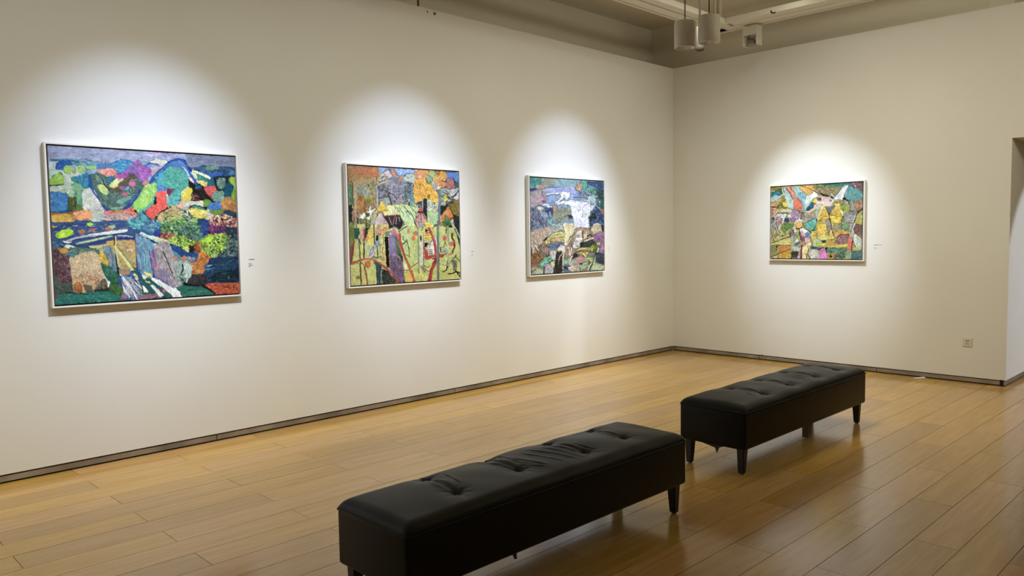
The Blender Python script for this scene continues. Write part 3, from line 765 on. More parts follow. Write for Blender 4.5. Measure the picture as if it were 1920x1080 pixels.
D 120 50 8 25 25 3A84B4 5CA8B8 2C5C90 6A7CA4 4C6CA0 84B8BC | 0,0 240,0 210,150 0,100
P 3048A0 160,110 240,90 230,180 170,160
L B8D4D4 34 0,150 80,180 160,215 240,270
L E8ECD8 12 0,130 120,190 230,230
L D8CCA0 20 200,210 270,240 330,250
L 1E3C5C 8 0,180 100,215 220,270
P 5C9CC0 0,200 100,220 130,350 100,420 110,640 0,640
D 220 90 9 85 8 6CA8C4 5090B8 84B8C0 4884B0 98BCB8 7C98B8 5C8CA0 | 0,200 100,230 120,640 0,640
P 9C7CAC 105,400 160,390 190,480 210,640 170,690 120,560
D 60 70 8 80 8 A884B4 8C6CA4 7C5C98 4C3C80 B898B8 | 110,390 160,390 200,640 140,640
L 1C3C7C 9 100,340 115,500 160,690
P A8A0A4 170,300 240,250 340,250 400,340 420,560 470,760 400,800 330,780 170,690 190,500
D 380 44 7 72 22 B4ACAC 9C949C C4BCBC 8C8C94 7C7C88 D0C8C4 A89C94 686C7C | 160,300 250,250 340,260 400,350 440,640 460,780 330,780 200,680
D 120 90 8 75 8 7C8CB4 A488A8 8C7CA0 5C6C9C 9CA4B8 B494A8 | 180,600 300,600 400,800 300,790 170,690
E D88898 205,570 22,26
L 14141C 10 265,370 300,440 340,540 380,640
L 1E1E28 7 280,380 360,600 410,720
L 1C3060 7 180,690 260,730 340,790
P 1E4C8C 350,280 420,290 560,380 620,400 700,410 700,460 640,440 560,430 480,470 400,380
D 90 44 9 20 25 2454A0 1C3C7C 3468A8 183060 | 350,280 430,300 620,410 700,450 560,420
P 5C94B0 380,350 460,400 520,480 500,520 440,470
D 60 50 8 75 15 6C8C98 8CA4A0 54808C A8B4AC | 390,480 500,500 510,640 440,760
P A8BCB0 430,500 510,490 520,700 470,760 440,640
D 60 60 8 80 12 9CB4A8 7C9CA0 B8C8BC | 400,480 500,500 500,680 450,740
P B8CCC4 515,510 560,480 610,540 620,640 600,720 560,760 530,730 540,640
D 70 40 9 75 20 C8DCD4 A4B8B0 DCE8E0 8CA8A4 | 520,510 600,540 610,700 550,750
P 6C9490 450,660 540,640 530,740 480,740
D 50 26 8 40 60 90B4A4 10302C 5C8C80 B8D4C4 | 450,650 540,650 560,750 470,740
L 0C1C24 16 505,540 515,600 490,640
P C08C70 395,440 440,430 460,470 430,490 400,470
P C88C6A 480,460 530,420 560,440 550,490 510,490
P C88C64 590,500 650,520 640,550 600,530
D 50 24 8 30 60 B8A8A0 8C98A0 C4B8B0 5C7C9C | 560,440 640,440 640,500 580,520
P D08840 720,410 760,370 810,400 840,450 800,560 780,620 700,680 640,650 640,580 700,500
D 150 60 9 -60 16 DC9850 C07830 E8A868 A86428 D08C48 8C4C24 | 725,410 830,430 800,570 700,670 645,640
L A84824 12 760,400 800,440 840,460
P 24406C 850,470 1190,440 1200,760 820,770 780,640 800,560
D 260 80 9 -12 16 14385C 1C4C6C 0C2840 24506C 0C2C3C 183C58 2C5C78 | 810,520 1190,440 1205,760 900,760 790,640
D 90 90 9 -10 12 102830 0C2024 1C3C40 | 850,640 1200,580 1205,750 880,760
D 30 50 7 -20 30 3C6C9C 5C94B0 2C50A0 | 800,540 900,580 880,620 800,600
L C8E0EC 8 820,555 870,545
L 4C94AC 7 1060,520 1110,490
P 3C3C44 620,660 760,650 850,740 780,790 640,790 560,760
D 80 70 8 0 20 34343C 4C4448 2C2C34 5C4C50 1C2C38 | 590,700 760,660 840,740 640,790
D 260 26 8 40 70 5C9C54 3C7C5C 84B85C 2C5C54 A4CC64 1C3C3C 6C9C84 4C6C4C | 240,0 720,0 760,80 740,200 560,180 400,130 250,120
D 120 24 8 30 60 3C5C54 4C9090 1C2C30 2C3C38 5C5C50 547C88 | 390,60 620,60 740,160 620,220 480,150
D 60 40 9 -40 30 2C4C94 1C3C7C 4464A4 | 740,20 850,0 830,90 770,190 730,150
D 60 22 8 20 60 A86C54 8C4C44 C88C74 5C3430 | 200,170 300,140 420,170 400,220 300,210
D 260 24 9 40 80 A4CC3C C4E44C 84B43C 1C2C24 D4E86C 5C8C34 9CC45C 2C4434 | 330,210 520,180 640,250 600,380 480,310 380,260
D 420 24 9 40 80 B0D83C 98C43C C8E450 7CA834 1C3020 5C8C34 A4C85C 344C34 88A868 | 740,290 850,170 1040,150 1120,200 1060,330 920,430 830,420 760,360
P B0DC30 770,230 850,170 900,190 870,250 800,260
P D8E46C 530,310 590,320 590,380 540,370
D 50 24 8 40 70 A85C30 C87C44 5C3C24 | 660,310 730,300 740,370 670,360
D 60 22 8 40 80 1C1C20 2C2C2C 14242C | 600,300 650,300 640,370 590,370
D 260 24 8 30 80 2C4444 5C7C84 1C2C34 84A0A0 48606C 345C4C | 1060,180 1190,160 1195,420 1040,440 930,430 1050,330
D 130 20 8 30 80 D8B09C B08078 2C1C24 7C3C44 E0C8B8 C04C44 | 850,0 1190,0 1190,80 1050,60 880,40
P 4C3C78 860,60 940,70 1020,80 1030,130 960,150 860,120
D 110 26 8 30 60 8C3C6C 2C3474 A44C74 1C2454 6C3468 | 840,60 1040,60 1050,140 860,140
P 2C3C50 1040,60 1190,80 1190,160 1060,150
P 2C7464 440,830 560,820 700,800 860,880 900,900 480,920
D 130 60 9 -5 15 2C7C6C 347064 1E5C58 3C8C78 | 470,850 700,810 860,890 500,915
L 141C1C 18 540,770 640,800 760,800 900,890
P C85A38 800,790 860,770 1200,765 1210,880 920,895 860,840
D 190 40 9 0 40 D4603C B84C34 E07850 A83C44 C86C2C DC6454 8C4430 | 810,790 1200,775 1205,880 930,890
D 30 24 7 40 60 6C2C24 4C2C1C | 880,790 1200,780 1190,870
P 1E6468 0,700 120,740 300,860 380,930 0,960
D 110 50 9 45 15 2C6C70 1C5460 34847C 246064 | 0,690 120,740 370,920 200,930 0,860
P E8ECE4 0,660 40,680 50,730 20,720
P F0F0DC 0,790 40,810 90,890 30,880
P E8ECEC 100,790 150,790 280,920 220,940
P EEF2F0 120,710 220,730 360,830 470,870 480,920 380,930 300,850 180,740
D 60 60 9 40 12 F8F8F8 D8E4E4 E8E8F0 | 130,715 220,740 470,880 470,920 380,920
P E4E07C 25,620 100,640 130,670 90,680 35,650
P D8DC8C 40,740 100,745 110,770 70,765
P C86C78 250,840 300,850 300,890 260,890
P 8C7480 0,910 180,890 220,940 0,965
D 40 50 8 0 20 A4707C 6C6474 B88C90 | 0,910 180,900 200,940 0,960
"""
ART2 = """
T 645 300 9
P A89468 60,60 1080,130 1080,1080 70,1080
P 8EAEE0 600,110 1090,140 1090,330 600,220
D 30 60 7 10 20 A4BCE8 7C9CDC C8C8E8 | 620,120 1080,150 1080,260 700,200
P B08050 70,70 600,100 620,260 420,300 200,330 80,340
D 260 30 8 80 60 B87C48 A06C3C C48C5C 8C6C3C D09C6C 9C8450 | 70,70 600,100 610,250 560,480 200,500 80,480
D 150 30 8 0 60 D0684C C8785C E08C6C B85840 D88C68 | 230,110 560,130 560,240 430,260 260,190
D 300 40 8 80 40 A0A080 8C9C80 B4B498 7C8454 98A86C B88C50 6C7C5C | 160,280 420,290 560,300 560,600 420,700 180,640
D 160 36 9 85 30 A8B8A8 98B4A8 7C9C94 B0BCA0 5C7C7C | 190,440 380,420 480,560 400,620 190,620
D 16 30 9 85 20 1C3C4C 2C2C24 | 340,420 560,300 560,620 340,480
D 160 70 9 85 14 B07034 9C6028 C08448 8C5424 C89450 7C6C2C | 240,560 380,620 380,860 270,880 230,760
D 130 60 9 85 20 607844 7C8C40 4C6C4C 98843C 5C5C34 | 80,330 160,340 170,760 90,760
D 110 50 9 88 14 5C8C68 3C6C54 78A07C 4C7448 | 80,400 150,480 160,740 90,740
D 100 40 9 60 50 A4A83C 8C9434 B8B450 746C24 | 360,620 540,620 480,700 400,740
D 110 44 9 80 40 7C6C4C 5C5434 9C8C54 8C5C44 4C5444 | 330,680 560,640 560,800 340,860
L 3C2C24 12 160,380 150,560 170,760
L C8A88C 12 180,350 195,520 205,700 205,860
L 3C2C28 8 560,260 550,640
P 1A2228 75,760 130,740 150,820 130,1080 75,1080
D 80 60 9 85 20 14242C 2C2C24 20201C 343C34 | 75,760 240,860 260,1080 75,1080
L B8A09C 20 200,860 205,1080
L 8C9C94 8 200,900 210,1080
L D49C90 10 130,890 170,850 210,860 260,850
E C86C68 175,915 22,30
P C8C4B4 640,220 770,130 800,290 640,370 600,330
L 2C3444 9 640,220 750,135
L 24242C 7 770,130 840,260
P D4C4C8 690,200 760,140 830,270 760,300
P A87858 780,130 860,135 930,250 840,250
D 30 50 7 60 10 B88468 946450 C49880 | 790,135 860,140 920,250 840,250
L 2C2028 9 855,135 930,250
D 40 44 8 -20 40 6C6C64 545450 8C8C84 A8A4A0 | 640,250 740,230 770,320 620,360
L 2C2C2C 7 610,365 770,310
L C8BCB4 12 600,390 760,330
E 7C90B0 855,310 80,44
D 60 36 8 -20 40 94A4C4 5C7094 B47C70 C8886C 4C5C7C | 780,290 900,250 920,350 840,400 780,380
L C47858 10 780,390 840,400 900,350
P D09C58 930,265 1000,255 1010,310 940,300
P C4CCC0 1020,270 1080,200 1090,360 1040,360
L 24304C 9 1020,270 1075,205
P 8C8C9C 570,420 760,360 1080,340 1080,700 860,720 580,700
D 420 34 8 -45 70 A4A4B0 6C7084 8C88A4 4C5860 B8B8C0 586C68 7C7C90 3C444C C8C4CC | 580,420 760,360 1090,330 1090,700 860,740 600,760
D 130 30 8 60 70 3C4448 2C3434 5C6860 4C5450 | 590,430 760,420 780,640 600,720
D 60 30 8 60 60 2C5C58 3C7474 1C4444 | 1000,470 1090,440 1090,700 1010,640
P 98A89C 690,620 780,620 790,720 640,730
L 3C2C34 20 760,570 800,680 820,780 825,920
L 50343C 14 740,500 780,560
L 50343C 14 780,540 860,580 900,640
L 74485C 12 980,560 900,650 850,720
L 5C3C44 10 600,470 700,490 740,560
L A8B4BC 16 560,420 575,600 570,800
P D4DCA0 740,760 1030,740 1080,800 1080,1080 700,900
D 100 60 9 70 20 E0E8A8 C8D8A0 B0C49C D8DCAC | 740,770 1020,750 1080,1000 1000,920 760,860
L 44584C 12 900,790 960,900
L 44584C 12 960,780 1020,900 1060,960
L 34444C 10 870,770 880,820
L 48604C 12 1020,780 1080,880
L E4DCC0 14 740,780 800,770
P E4C040 570,820 620,740 620,690 665,685 680,740 750,830 730,860 640,870 590,860
D 40 44 8 50 60 ECCC4C D8B034 F0D860 B88C34 | 580,830 640,700 740,840 620,860
P D4C84C 550,820 580,860 560,940
P D8DCA4 670,870 740,860 750,920 690,940
L 7C6424 7 600,870 660,850 750,840
P DCE0D8 450,770 480,765 460,850 540,800 550,820 480,880 450,930 430,900 390,860 430,850
P E8ECE4 350,870 360,940 340,985 250,975 290,940 260,900 300,920
P DCE4D8 385,955 420,965 445,925 450,1040 410,1000
P 3C5C3C 370,900 440,880 420,950 380,950
D 60 44 9 70 40 3C5C3C 5C8C5C 4C6C44 2C442C | 270,980 460,1000 460,1080 270,1080
D 40 60 9 85 20 B8C4A4 A8B88C C8C8A4 | 460,880 560,860 540,1080 460,1080
P 3C3038 690,940 860,915 960,920 1020,980 1030,1080 740,1080
L B4504C 14 690,940 800,930 880,925
L B4504C 14 900,915 960,930 1000,980
L 9CA8A4 9 770,960 810,1080
L C46460 11 880,930 850,1000 840,1080
L A8B4A8 9 900,960 880,1080
L A8B4A8 9 940,960 960,1080
P D0C4BC 580,900 650,880 660,930 740,1060 750,1080 520,1080 540,1000
D 70 70 7 80 30 D8C8C0 A8B0A8 C8A8B0 8C9494 E0B8B8 B8A4A0 | 560,930 650,900 740,1080 520,1080
L 2C2430 9 530,1000 590,900
L 34202C 9 660,900 700,980 750,1060
L C8686C 6 650,930 740,1080
T 750 300 9
P 84A8DC 0,125 270,150 270,250 120,220 60,270 0,260
D 40 50 8 -20 20 94B4E4 6C94D4 B4C4E4 D0D4E8 | 0,130 270,160 260,240 120,210 0,250
P B8C8BC 80,270 130,215 240,215 300,260 300,320 240,380 90,330
L 24344C 9 90,270 130,215 250,215
L 5C6C6C 7 130,270 160,290 230,260
P C88C58 0,250 50,260 60,310 0,330
D 240 30 8 -50 70 8C8CA4 6C7084 A8A8B8 4C5864 586C64 9C98B0 3C4C4C C0C0C8 | 0,330 90,330 260,370 260,640 200,700 0,720
D 60 30 8 60 60 3C5C58 2C4444 4C6C64 | 80,430 200,430 200,640 100,660
D 40 30 8 60 50 6C9C98 5C8484 | 180,560 260,600 260,700 180,700
P D0A070 270,160 520,165 520,260 460,310 270,290
D 130 34 9 70 50 D89C50 C8845C E0B068 C87C6C D8A84C | 270,165 510,175 510,250 440,310 270,290
L C4605C 6 370,170 360,230
E E8B4CC 360,260 22,26
P E0A83C 260,330 460,300 480,400 540,400 640,480 650,720 560,640 480,540 480,660 400,640 360,720 290,700 250,620
D 420 32 9 60 70 E8B440 D89C34 F0C450 C8882C E8C058 B87C34 E4B84C | 270,330 450,310 480,400 640,490 640,700 480,600 380,700 290,700 250,600
D 60 24 9 70 40 F0D45C ECC848 D8B83C | 500,400 640,500 650,740 600,760 480,520
D 30 22 8 70 60 2C2428 4C3C2C 5C2C2C | 280,340 460,320 560,500 520,680 300,660
L 241C24 10 350,400 360,450
L 241C24 10 400,400 430,450
L E0A490 9 365,450 370,560
P A8BC78 500,190 620,180 640,260 560,280 520,240
P 7C9C74 460,270 510,240 560,300 560,380 510,390 470,340
D 30 30 8 60 40 BCC4B4 8CA888 5C7C5C | 470,260 540,300 520,380
L 38444C 8 455,300 470,370
P B8784C 620,180 700,190 690,240 630,240
P DCA43C 690,190 810,190 820,260 760,320 700,300
P D8AC6C 600,270 690,260 700,420 620,440 580,360
D 90 30 9 50 60 E4B470 D89C50 C89058 E8C088 | 600,270 800,200 800,300 700,440 600,430
P DC9460 720,340 800,360 810,410 770,450 720,430
L 4C3C3C 7 720,330 790,350 815,400 770,450
P B8C8CC 545,340 600,380 650,430 640,520 580,480
L 342C38 9 570,410 620,440 640,520
P C89068 560,440 600,450 600,520 570,500
P 5C8CD8 800,190 1010,195 1010,380 940,320 820,290
D 40 60 8 20 20 6C9CE0 4C7CC8 84A8E0 | 820,200 1010,200 1010,340 900,290
P A86C6C 800,310 830,290 920,300 960,460 900,480 830,480 800,430
D 50 44 8 70 30 B47C78 985C60 B88488 C08C7C | 810,310 920,310 950,460 840,470
L 24343C 11 920,290 960,400 1010,450
P 4C5C54 940,380 1010,380 1010,460 960,450
P C0C8CC 790,500 900,490 1000,460 1000,540 900,620 850,560 790,530
D 30 50 7 -30 30 D0D8DC A4B0BC 9CA8A4 | 790,500 1000,470 900,610
L 242830 12 790,500 850,560 890,620 940,590 1000,520
P D4D4D8 930,640 1010,550 1010,640 960,670
P 98A8A8 660,480 820,460 820,500 740,520 800,580 760,600 680,540
D 90 30 9 40 60 98A48C 74885C C4C8B8 5C6C4C B0A890 | 660,470 840,470 890,640 860,740 720,760 660,640
D 24 26 8 60 40 E0D040 D0C048 F0E060 | 740,620 810,580 830,700 760,660
D 30 30 8 10 40 3C4434 2C2C24 545C3C | 800,600 900,640 890,740 800,740
L 242C2C 13 850,740 940,720 990,680
L 3C4450 9 880,660 960,660
P 8C7C38 860,760 1010,650 1010,940 920,920 860,790
D 80 36 9 50 50 98843C 746828 A08C48 5C5420 | 870,770 1010,660 1010,930 930,900
L 342C20 8 900,940 1010,910
P 2C3830 930,960 1010,940 1010,1080 900,1080
L 54A8A4 10 765,760 760,850
P 1C2C30 700,770 850,760 780,850 700,920
P D0D8C4 470,660 660,760 650,900 560,880 470,800
D 70 30 9 30 50 C8D8B0 3C4C4C E0E4C8 2C3434 A8B894 | 470,660 650,740 640,880 480,820
P C4CCA4 540,850 660,790 640,890 560,890
L C0949C 8 600,780 570,860 640,880
L 34343C 8 540,840 580,900 570,960
P 2C3440 320,700 400,680 400,800 330,800
D 40 30 8 50 50 4C5460 7C8488 24242C A0A8AC | 320,700 400,690 400,860 320,800
P 20242C 405,650 470,640 470,960 405,860
D 20 40 7 85 10 3C4450 343840 | 405,650 465,650 465,940
L 9CC4B4 10 400,640 395,800
P BCD498 0,740 100,740 320,800 270,900 260,1080 80,1080 0,900
D 120 80 9 65 20 C8DCA0 B0C890 D4E4B0 A4BC94 | 0,750 100,760 300,850 250,1080 90,1080
L 445C5C 12 0,800 60,880 80,940
L 445C5C 12 80,770 160,880 180,920
L 445C54 12 150,740 260,860 290,900
L 2C3C3C 12 100,860 180,870 240,960 260,1080
L 84A4B0 20 110,860 160,950 180,1000
P A8CC8C 470,840 560,900 580,980 640,900 660,1080 500,1080
P A4C48C 470,840 660,900 650,1080 480,1080
D 60 60 9 80 20 B4D09C 9CBC84 C0D8A4 | 480,850 650,900 640,1080 500,1080
E C8686C 365,820 28,36
L 1C1418 14 330,880 390,880
P D09C94 300,920 340,880 400,890 440,960 470,1040 440,1080 260,1080 260,1020
L 1C1418 11 350,890 300,980
L 1C1418 11 365,890 370,1020
L 1C1418 11 385,890 440,990
L 1C1418 10 300,930 270,1000 300,1040
L C87878 8 340,900 320,1030
L 1C1418 12 440,900 470,990
P A8A8A4 330,1020 380,1010 400,1080 320,1080
L 70808C 40 690,500 680,760 675,1080
L B8A49C 16 665,640 660,760
L 9CB4A4 12 650,900 655,1080
P D0843C 700,960 830,770 920,960 900,1000 860,1000 800,920 740,1080 710,1060
D 50 44 9 60 40 DC9448 C07430 E0A460 | 720,960 830,790 900,960 860,980 720,1060
L 241C20 9 840,770 920,920
P C4444C 860,960 920,960 900,1000 870,1000
P 4C7C4C 780,920 830,960 870,1060 860,1080 770,1080
L E0C8A0 8 700,950 700,1060
L A8B4A4 12 900,1000 930,1080
T 645 420 8.64
P C8C878 90,0 1037,0 1037,960 110,1000
D 300 60 10 80 30 C8CC7C D0CC70 B8C070 D8D488 BCB860 A8BC68 | 130,260 520,300 520,960 120,1000
D 150 50 10 70 40 A4C8A0 B8D4A8 94BC94 C4D8A8 | 350,200 560,300 480,560 360,560
P 6C7C30 75,0 170,0 180,260 100,420
D 60 90 9 88 10 78883C 5C6C28 8C8C48 | 80,0 160,0 165,300 100,400
P 8C4C3C 100,380 150,300 170,260 150,440 120,600 100,660
L 8C4434 18 170,270 150,460 120,620
L 5C7C78 20 200,0 220,200 250,300 260,560 270,760 275,980
P 2C5C54 165,60 250,60 260,140 210,250 180,230
L 4C4034 14 250,340 262,560
L 2C241C 14 250,240 275,320
P C8A888 255,100 320,40 330,280 270,260
P B04C58 318,60 345,60 345,270 320,280
P 2C3430 345,50 410,50 380,180 345,240
D 30 40 9 80 20 3C5C44 4C7C5C 2C3C34 | 350,0 440,0 420,60 350,50
L 2C1C24 22 325,300 325,460 320,560
P D07038 365,190 400,190 420,260 400,300 360,290
P DCCC58 410,110 450,60 480,180 470,260 430,350 400,330
D 40 50 9 75 30 E8D45C DCBC48 E89C50 D0A84C | 370,180 480,100 460,320 390,400
L 24302C 9 430,240 480,200
L 20282C 16 490,0 495,200 500,320
L 84A8A4 22 560,0 565,200 590,400 600,560
D 60 40 8 70 50 D09880 E0B4A0 B87868 C87058 A8A49C | 510,60 600,20 600,180 520,180
D 60 36 8 40 60 D88864 C45C44 E0A080 A8685C | 590,60 710,40 680,160 590,170
L 3C2428 8 570,170 620,180 660,160
P 1C1820 525,180 560,180 560,260 520,270
P D0C880 590,170 640,180 650,260 620,330 590,280
L 2C2C1C 8 640,190 650,320 600,340
P C0B0CC 410,520 440,420 490,350 500,500
P A8A4C0 510,280 560,260 570,360 520,380
P D8C47C 590,340 650,420 680,520 670,660 600,600
L 20182C 8 410,520 430,430 510,300
L 8C5C7C 10 440,500 470,440 490,380
L 1C1820 8 640,360 620,460 650,500
L 1C1820 8 540,400 560,500
L D88C44 8 610,380 660,480
L 201C1C 7 600,520 660,520
L 201C1C 7 610,560 660,556
L 201C1C 7 620,590 660,586
D 24 40 8 0 20 4C5C50 344440 748478 | 430,530 600,530 590,570 440,560
L 3C4848 16 540,360 550,560
P 6C8C7C 670,150 700,110 750,120 740,180 680,200
L 1C2024 10 720,80 820,40 900,110
L 9CB0AC 10 760,10 840,40 890,110
L 9CB0AC 9 850,0 910,100 980,60
L 2C2C34 14 920,110 1037,40
P 2C3034 720,0 1000,0 900,80 820,30 740,70
L 9CB0AC 8 940,0 900,100
P B87C90 750,120 810,60 880,150 900,220 820,200
P 100E14 660,205 720,205 745,720 690,700
P 8478A0 725,170 850,180 870,520 940,640 1000,950 900,960 750,760
D 220 80 9 86 12 8C84B4 7C7098 948CB8 74688C 9C8CA0 | 735,180 840,190 860,540 760,560
D 300 70 9 80 20 78648C 6C5468 8C7490 504858 885C78 5C5050 | 750,540 880,540 980,700 990,950 880,950 760,740
P 54684C 840,200 910,260 930,460 880,520 855,480
D 60 60 9 80 20 5C744C 485C40 708458 | 845,200 900,260 920,460 870,510
L B45C5C 24 860,170 900,260 930,360 970,480 1037,640
L 9C4844 14 900,120 920,260 950,400 1037,580
L D0847C 9 850,120 890,230
P C8D090 950,200 1037,100 1037,440 960,340
L 1C3028 16 960,200 980,300 1037,300
L 1C3028 14 950,340 1037,260
P D8D8A8 960,640 1010,640 1020,730 970,740
L A04038 14 960,740 1037,760
P 3C4034 880,500 940,480 980,560 950,620
P D8A850 980,790 1037,770 1037,950 990,950
P 303434 610,760 700,760 860,950 620,980
D 90 60 9 40 40 3C3C38 4C4C44 54584C 242828 | 610,750 720,770 860,940 620,970
P 1C1818 600,720 660,740 720,790 640,770
P 243C48 520,640 600,640 610,980 530,985
D 60 80 9 88 8 34586C 2C4450 4C3C44 4C7074 | 525,640 610,660 610,980 530,985
L 9CC8B4 9 600,760 595,960
P 2C6464 480,620 600,620 600,700 520,700
P C86438 340,600 430,590 430,680 390,720 350,690
D 40 34 8 80 30 D47040 B85430 E08850 | 345,600 425,600 400,710
L B44C44 30 110,640 200,610 300,575 400,565 480,580 580,640 680,710 780,810 880,950
L D07068 9 300,570 480,575 620,660 800,820
L 702C2C 8 110,660 240,630
L 702828 7 480,600 640,700 760,810
L 6C4C3C 24 260,640 265,760 270,860 275,980
P 8C7040 180,870 240,840 260,880 200,890
L A04C34 22 330,690 355,800 375,980
L 3C2C24 10 260,620 320,660 340,720
T 750 415 8.64
P BCC878 0,60 980,100 990,950 80,980
D 400 60 10 75 40 B8CC84 C8D08C ACC478 C4CC74 D0D494 B4BC64 | 20,80 300,60 620,300 980,300 980,600 60,700
D 260 60 10 60 50 CCC460 D8C858 C8C870 D8D078 BCB450 | 90,760 980,640 980,940 90,980
P E0C058 90,840 200,800 260,970 90,980
D 60 50 10 70 40 B0D0A8 9CC8A4 C4DCB4 | 20,80 250,60 120,600 40,380
P 2C2C34 0,0 90,0 60,70 0,130
L 98A8AC 9 80,0 30,100
L 34343C 14 0,160 60,110 130,75
P D88C60 125,110 150,110 180,190 140,200
P D88458 220,220 240,170 290,160 300,230
E E07038 228,272 32,40
L 20302C 14 55,240 60,300 110,320
L 2C4434 20 50,370 110,320
L 1C2824 11 110,280 140,400 155,520 150,580
L 3C6058 10 100,540 170,580
P 6C5870 0,520 50,700 80,960 0,985
D 60 70 9 84 10 7C6480 5C4C60 887090 | 0,560 50,720 70,960 0,980
L 3C4434 14 0,500 40,660
L B04C44 36 0,200 10,320 50,480 110,640 160,760 210,900 230,970
L D07058 12 0,400 70,560 150,740 230,960
L 6C2C2C 7 20,400 110,680
L D8D8AC 40 80,700 100,760
L B05040 14 60,790 110,800 150,790
L 5C3C24 14 180,750 240,710 300,670
P D4A090 260,0 400,0 400,40 330,110 280,80
P A8ACA8 310,10 370,0 370,90 320,80
L 1C1418 12 250,0 270,80 300,130
L 1C1418 10 400,60 360,140
P E8CC5C 400,0 500,20 540,90 560,190 500,160 420,60
D 50 34 9 50 50 F0D868 E0B840 D0A040 | 410,0 500,40 540,120 480,110
P E8C850 360,130 410,160 520,200 540,250 500,300 400,290 380,230
L 2C241C 8 400,230 520,220
L 3C2C1C 7 410,270 510,265
L 3C2C1C 7 430,190 500,180
L D88050 8 380,180 450,200 500,190
P 4C2C30 420,120 470,140 440,180 410,170
P 101014 330,240 350,230 360,300 340,330
P DCD4B0 355,170 380,180 380,330 360,320
P D8B8C0 400,320 470,310 460,360 420,370
P 18141C 400,350 470,350 430,420 400,410
L 5C4C30 12 540,120 580,60 660,20 740,0
P E0D8C8 440,430 540,290 590,240 620,330 600,500 560,530 470,550
L 2C2828 8 440,430 500,350 550,290
L 2C3430 12 470,465 530,468
L 2C3430 12 475,495 530,500
L 2C3430 12 475,525 535,528
L 2C3830 7 500,350 490,430
P D8D8C4 330,340 380,350 390,700 330,720
D 40 50 9 80 20 DCC8A8 E0D4B8 C8C09C | 330,350 380,360 380,700 330,710
L 7C9490 18 300,100 305,400 310,740
L 5C5C54 12 390,300 385,500 390,720
L A8A8A0 12 395,60 390,200 400,400
L B84044 28 400,430 420,520 430,600 460,600 520,570 600,550
P C04048 390,430 450,480 460,560 600,540 590,570 440,630 410,620
P 241C1C 510,610 570,590 570,615 530,622
L A83C44 40 480,110 530,220 570,340 590,500 580,640
P A83038 540,660 600,600 600,680 540,800 510,970 450,975 480,820
L D87C78 8 520,180 600,420 600,560
L CC5C58 7 560,690 500,900
L 5C4C34 12 400,720 440,750 480,750
P 90846C 330,730 400,730 430,800 400,840 370,790
D 40 34 8 40 50 A89C80 6C6450 8C8874 | 320,740 400,730 420,810 370,800
L 5C4C34 14 300,770 310,850
L 6C4428 10 420,790 470,820
L D88C78 7 550,780 600,770
L 74807C 40 630,0 625,300 620,600 620,960
L 9CAC9C 12 645,60 640,300
L 4C5C54 8 645,500 635,900
P 3C7C44 700,0 830,0 840,60 780,90 720,70
D 30 40 9 60 40 4C8C4C 2C6438 | 710,0 820,10 800,70
L A8742C 8 710,40 730,70 780,80
P 1C2420 760,90 830,60 870,100 790,100
L 8C9C8C 26 790,80 790,200 800,360
L 1C1C20 16 765,110 755,200
L C8C0A8 16 840,0 890,100 920,180
L 5C6C6C 22 900,120 950,240 985,340
P 24343C 880,0 980,0 985,240 930,120
P 1C2C34 930,220 985,300 985,420
L 5C2820 30 860,200 855,270 890,320 895,420 860,510
L B86050 12 880,300 910,400 870,510 800,540
E D46464 735,275 36,46
E D46C6C 845,370 40,40
L 3C3434 10 720,420 740,330 760,400
P A8B494 680,420 780,430 780,530 690,520
D 40 34 9 40 50 B8C0A8 8C9C7C C8D0BC 5C6C54 | 670,420 790,430 780,530 690,520
L 20242C 18 660,430 665,500
L 2C2420 9 810,440 830,440
L C04038 30 650,550 700,545 700,580 650,580
L A83C34 12 700,560 760,520
L 5C2C24 9 700,570 760,530
L A85844 11 790,550 840,550 880,500
L 98A88C 16 790,540 785,700 790,770
L 5C6454 14 780,640 770,740 760,790
L 8C9484 16 690,710 770,720 850,640
L 1C1818 18 700,825 760,800 775,740
P 8C8878 840,650 890,620 930,680 920,820 870,790
L 2C241C 16 860,610 910,580 920,550
L 2C241C 12 910,580 960,630 980,650
L 241C20 14 860,640 900,690 880,760
L 6C6458 14 920,640 925,740 905,820
L 241C1C 20 790,860 860,850 920,820 985,850
L 241C1C 20 930,830 975,900
"""
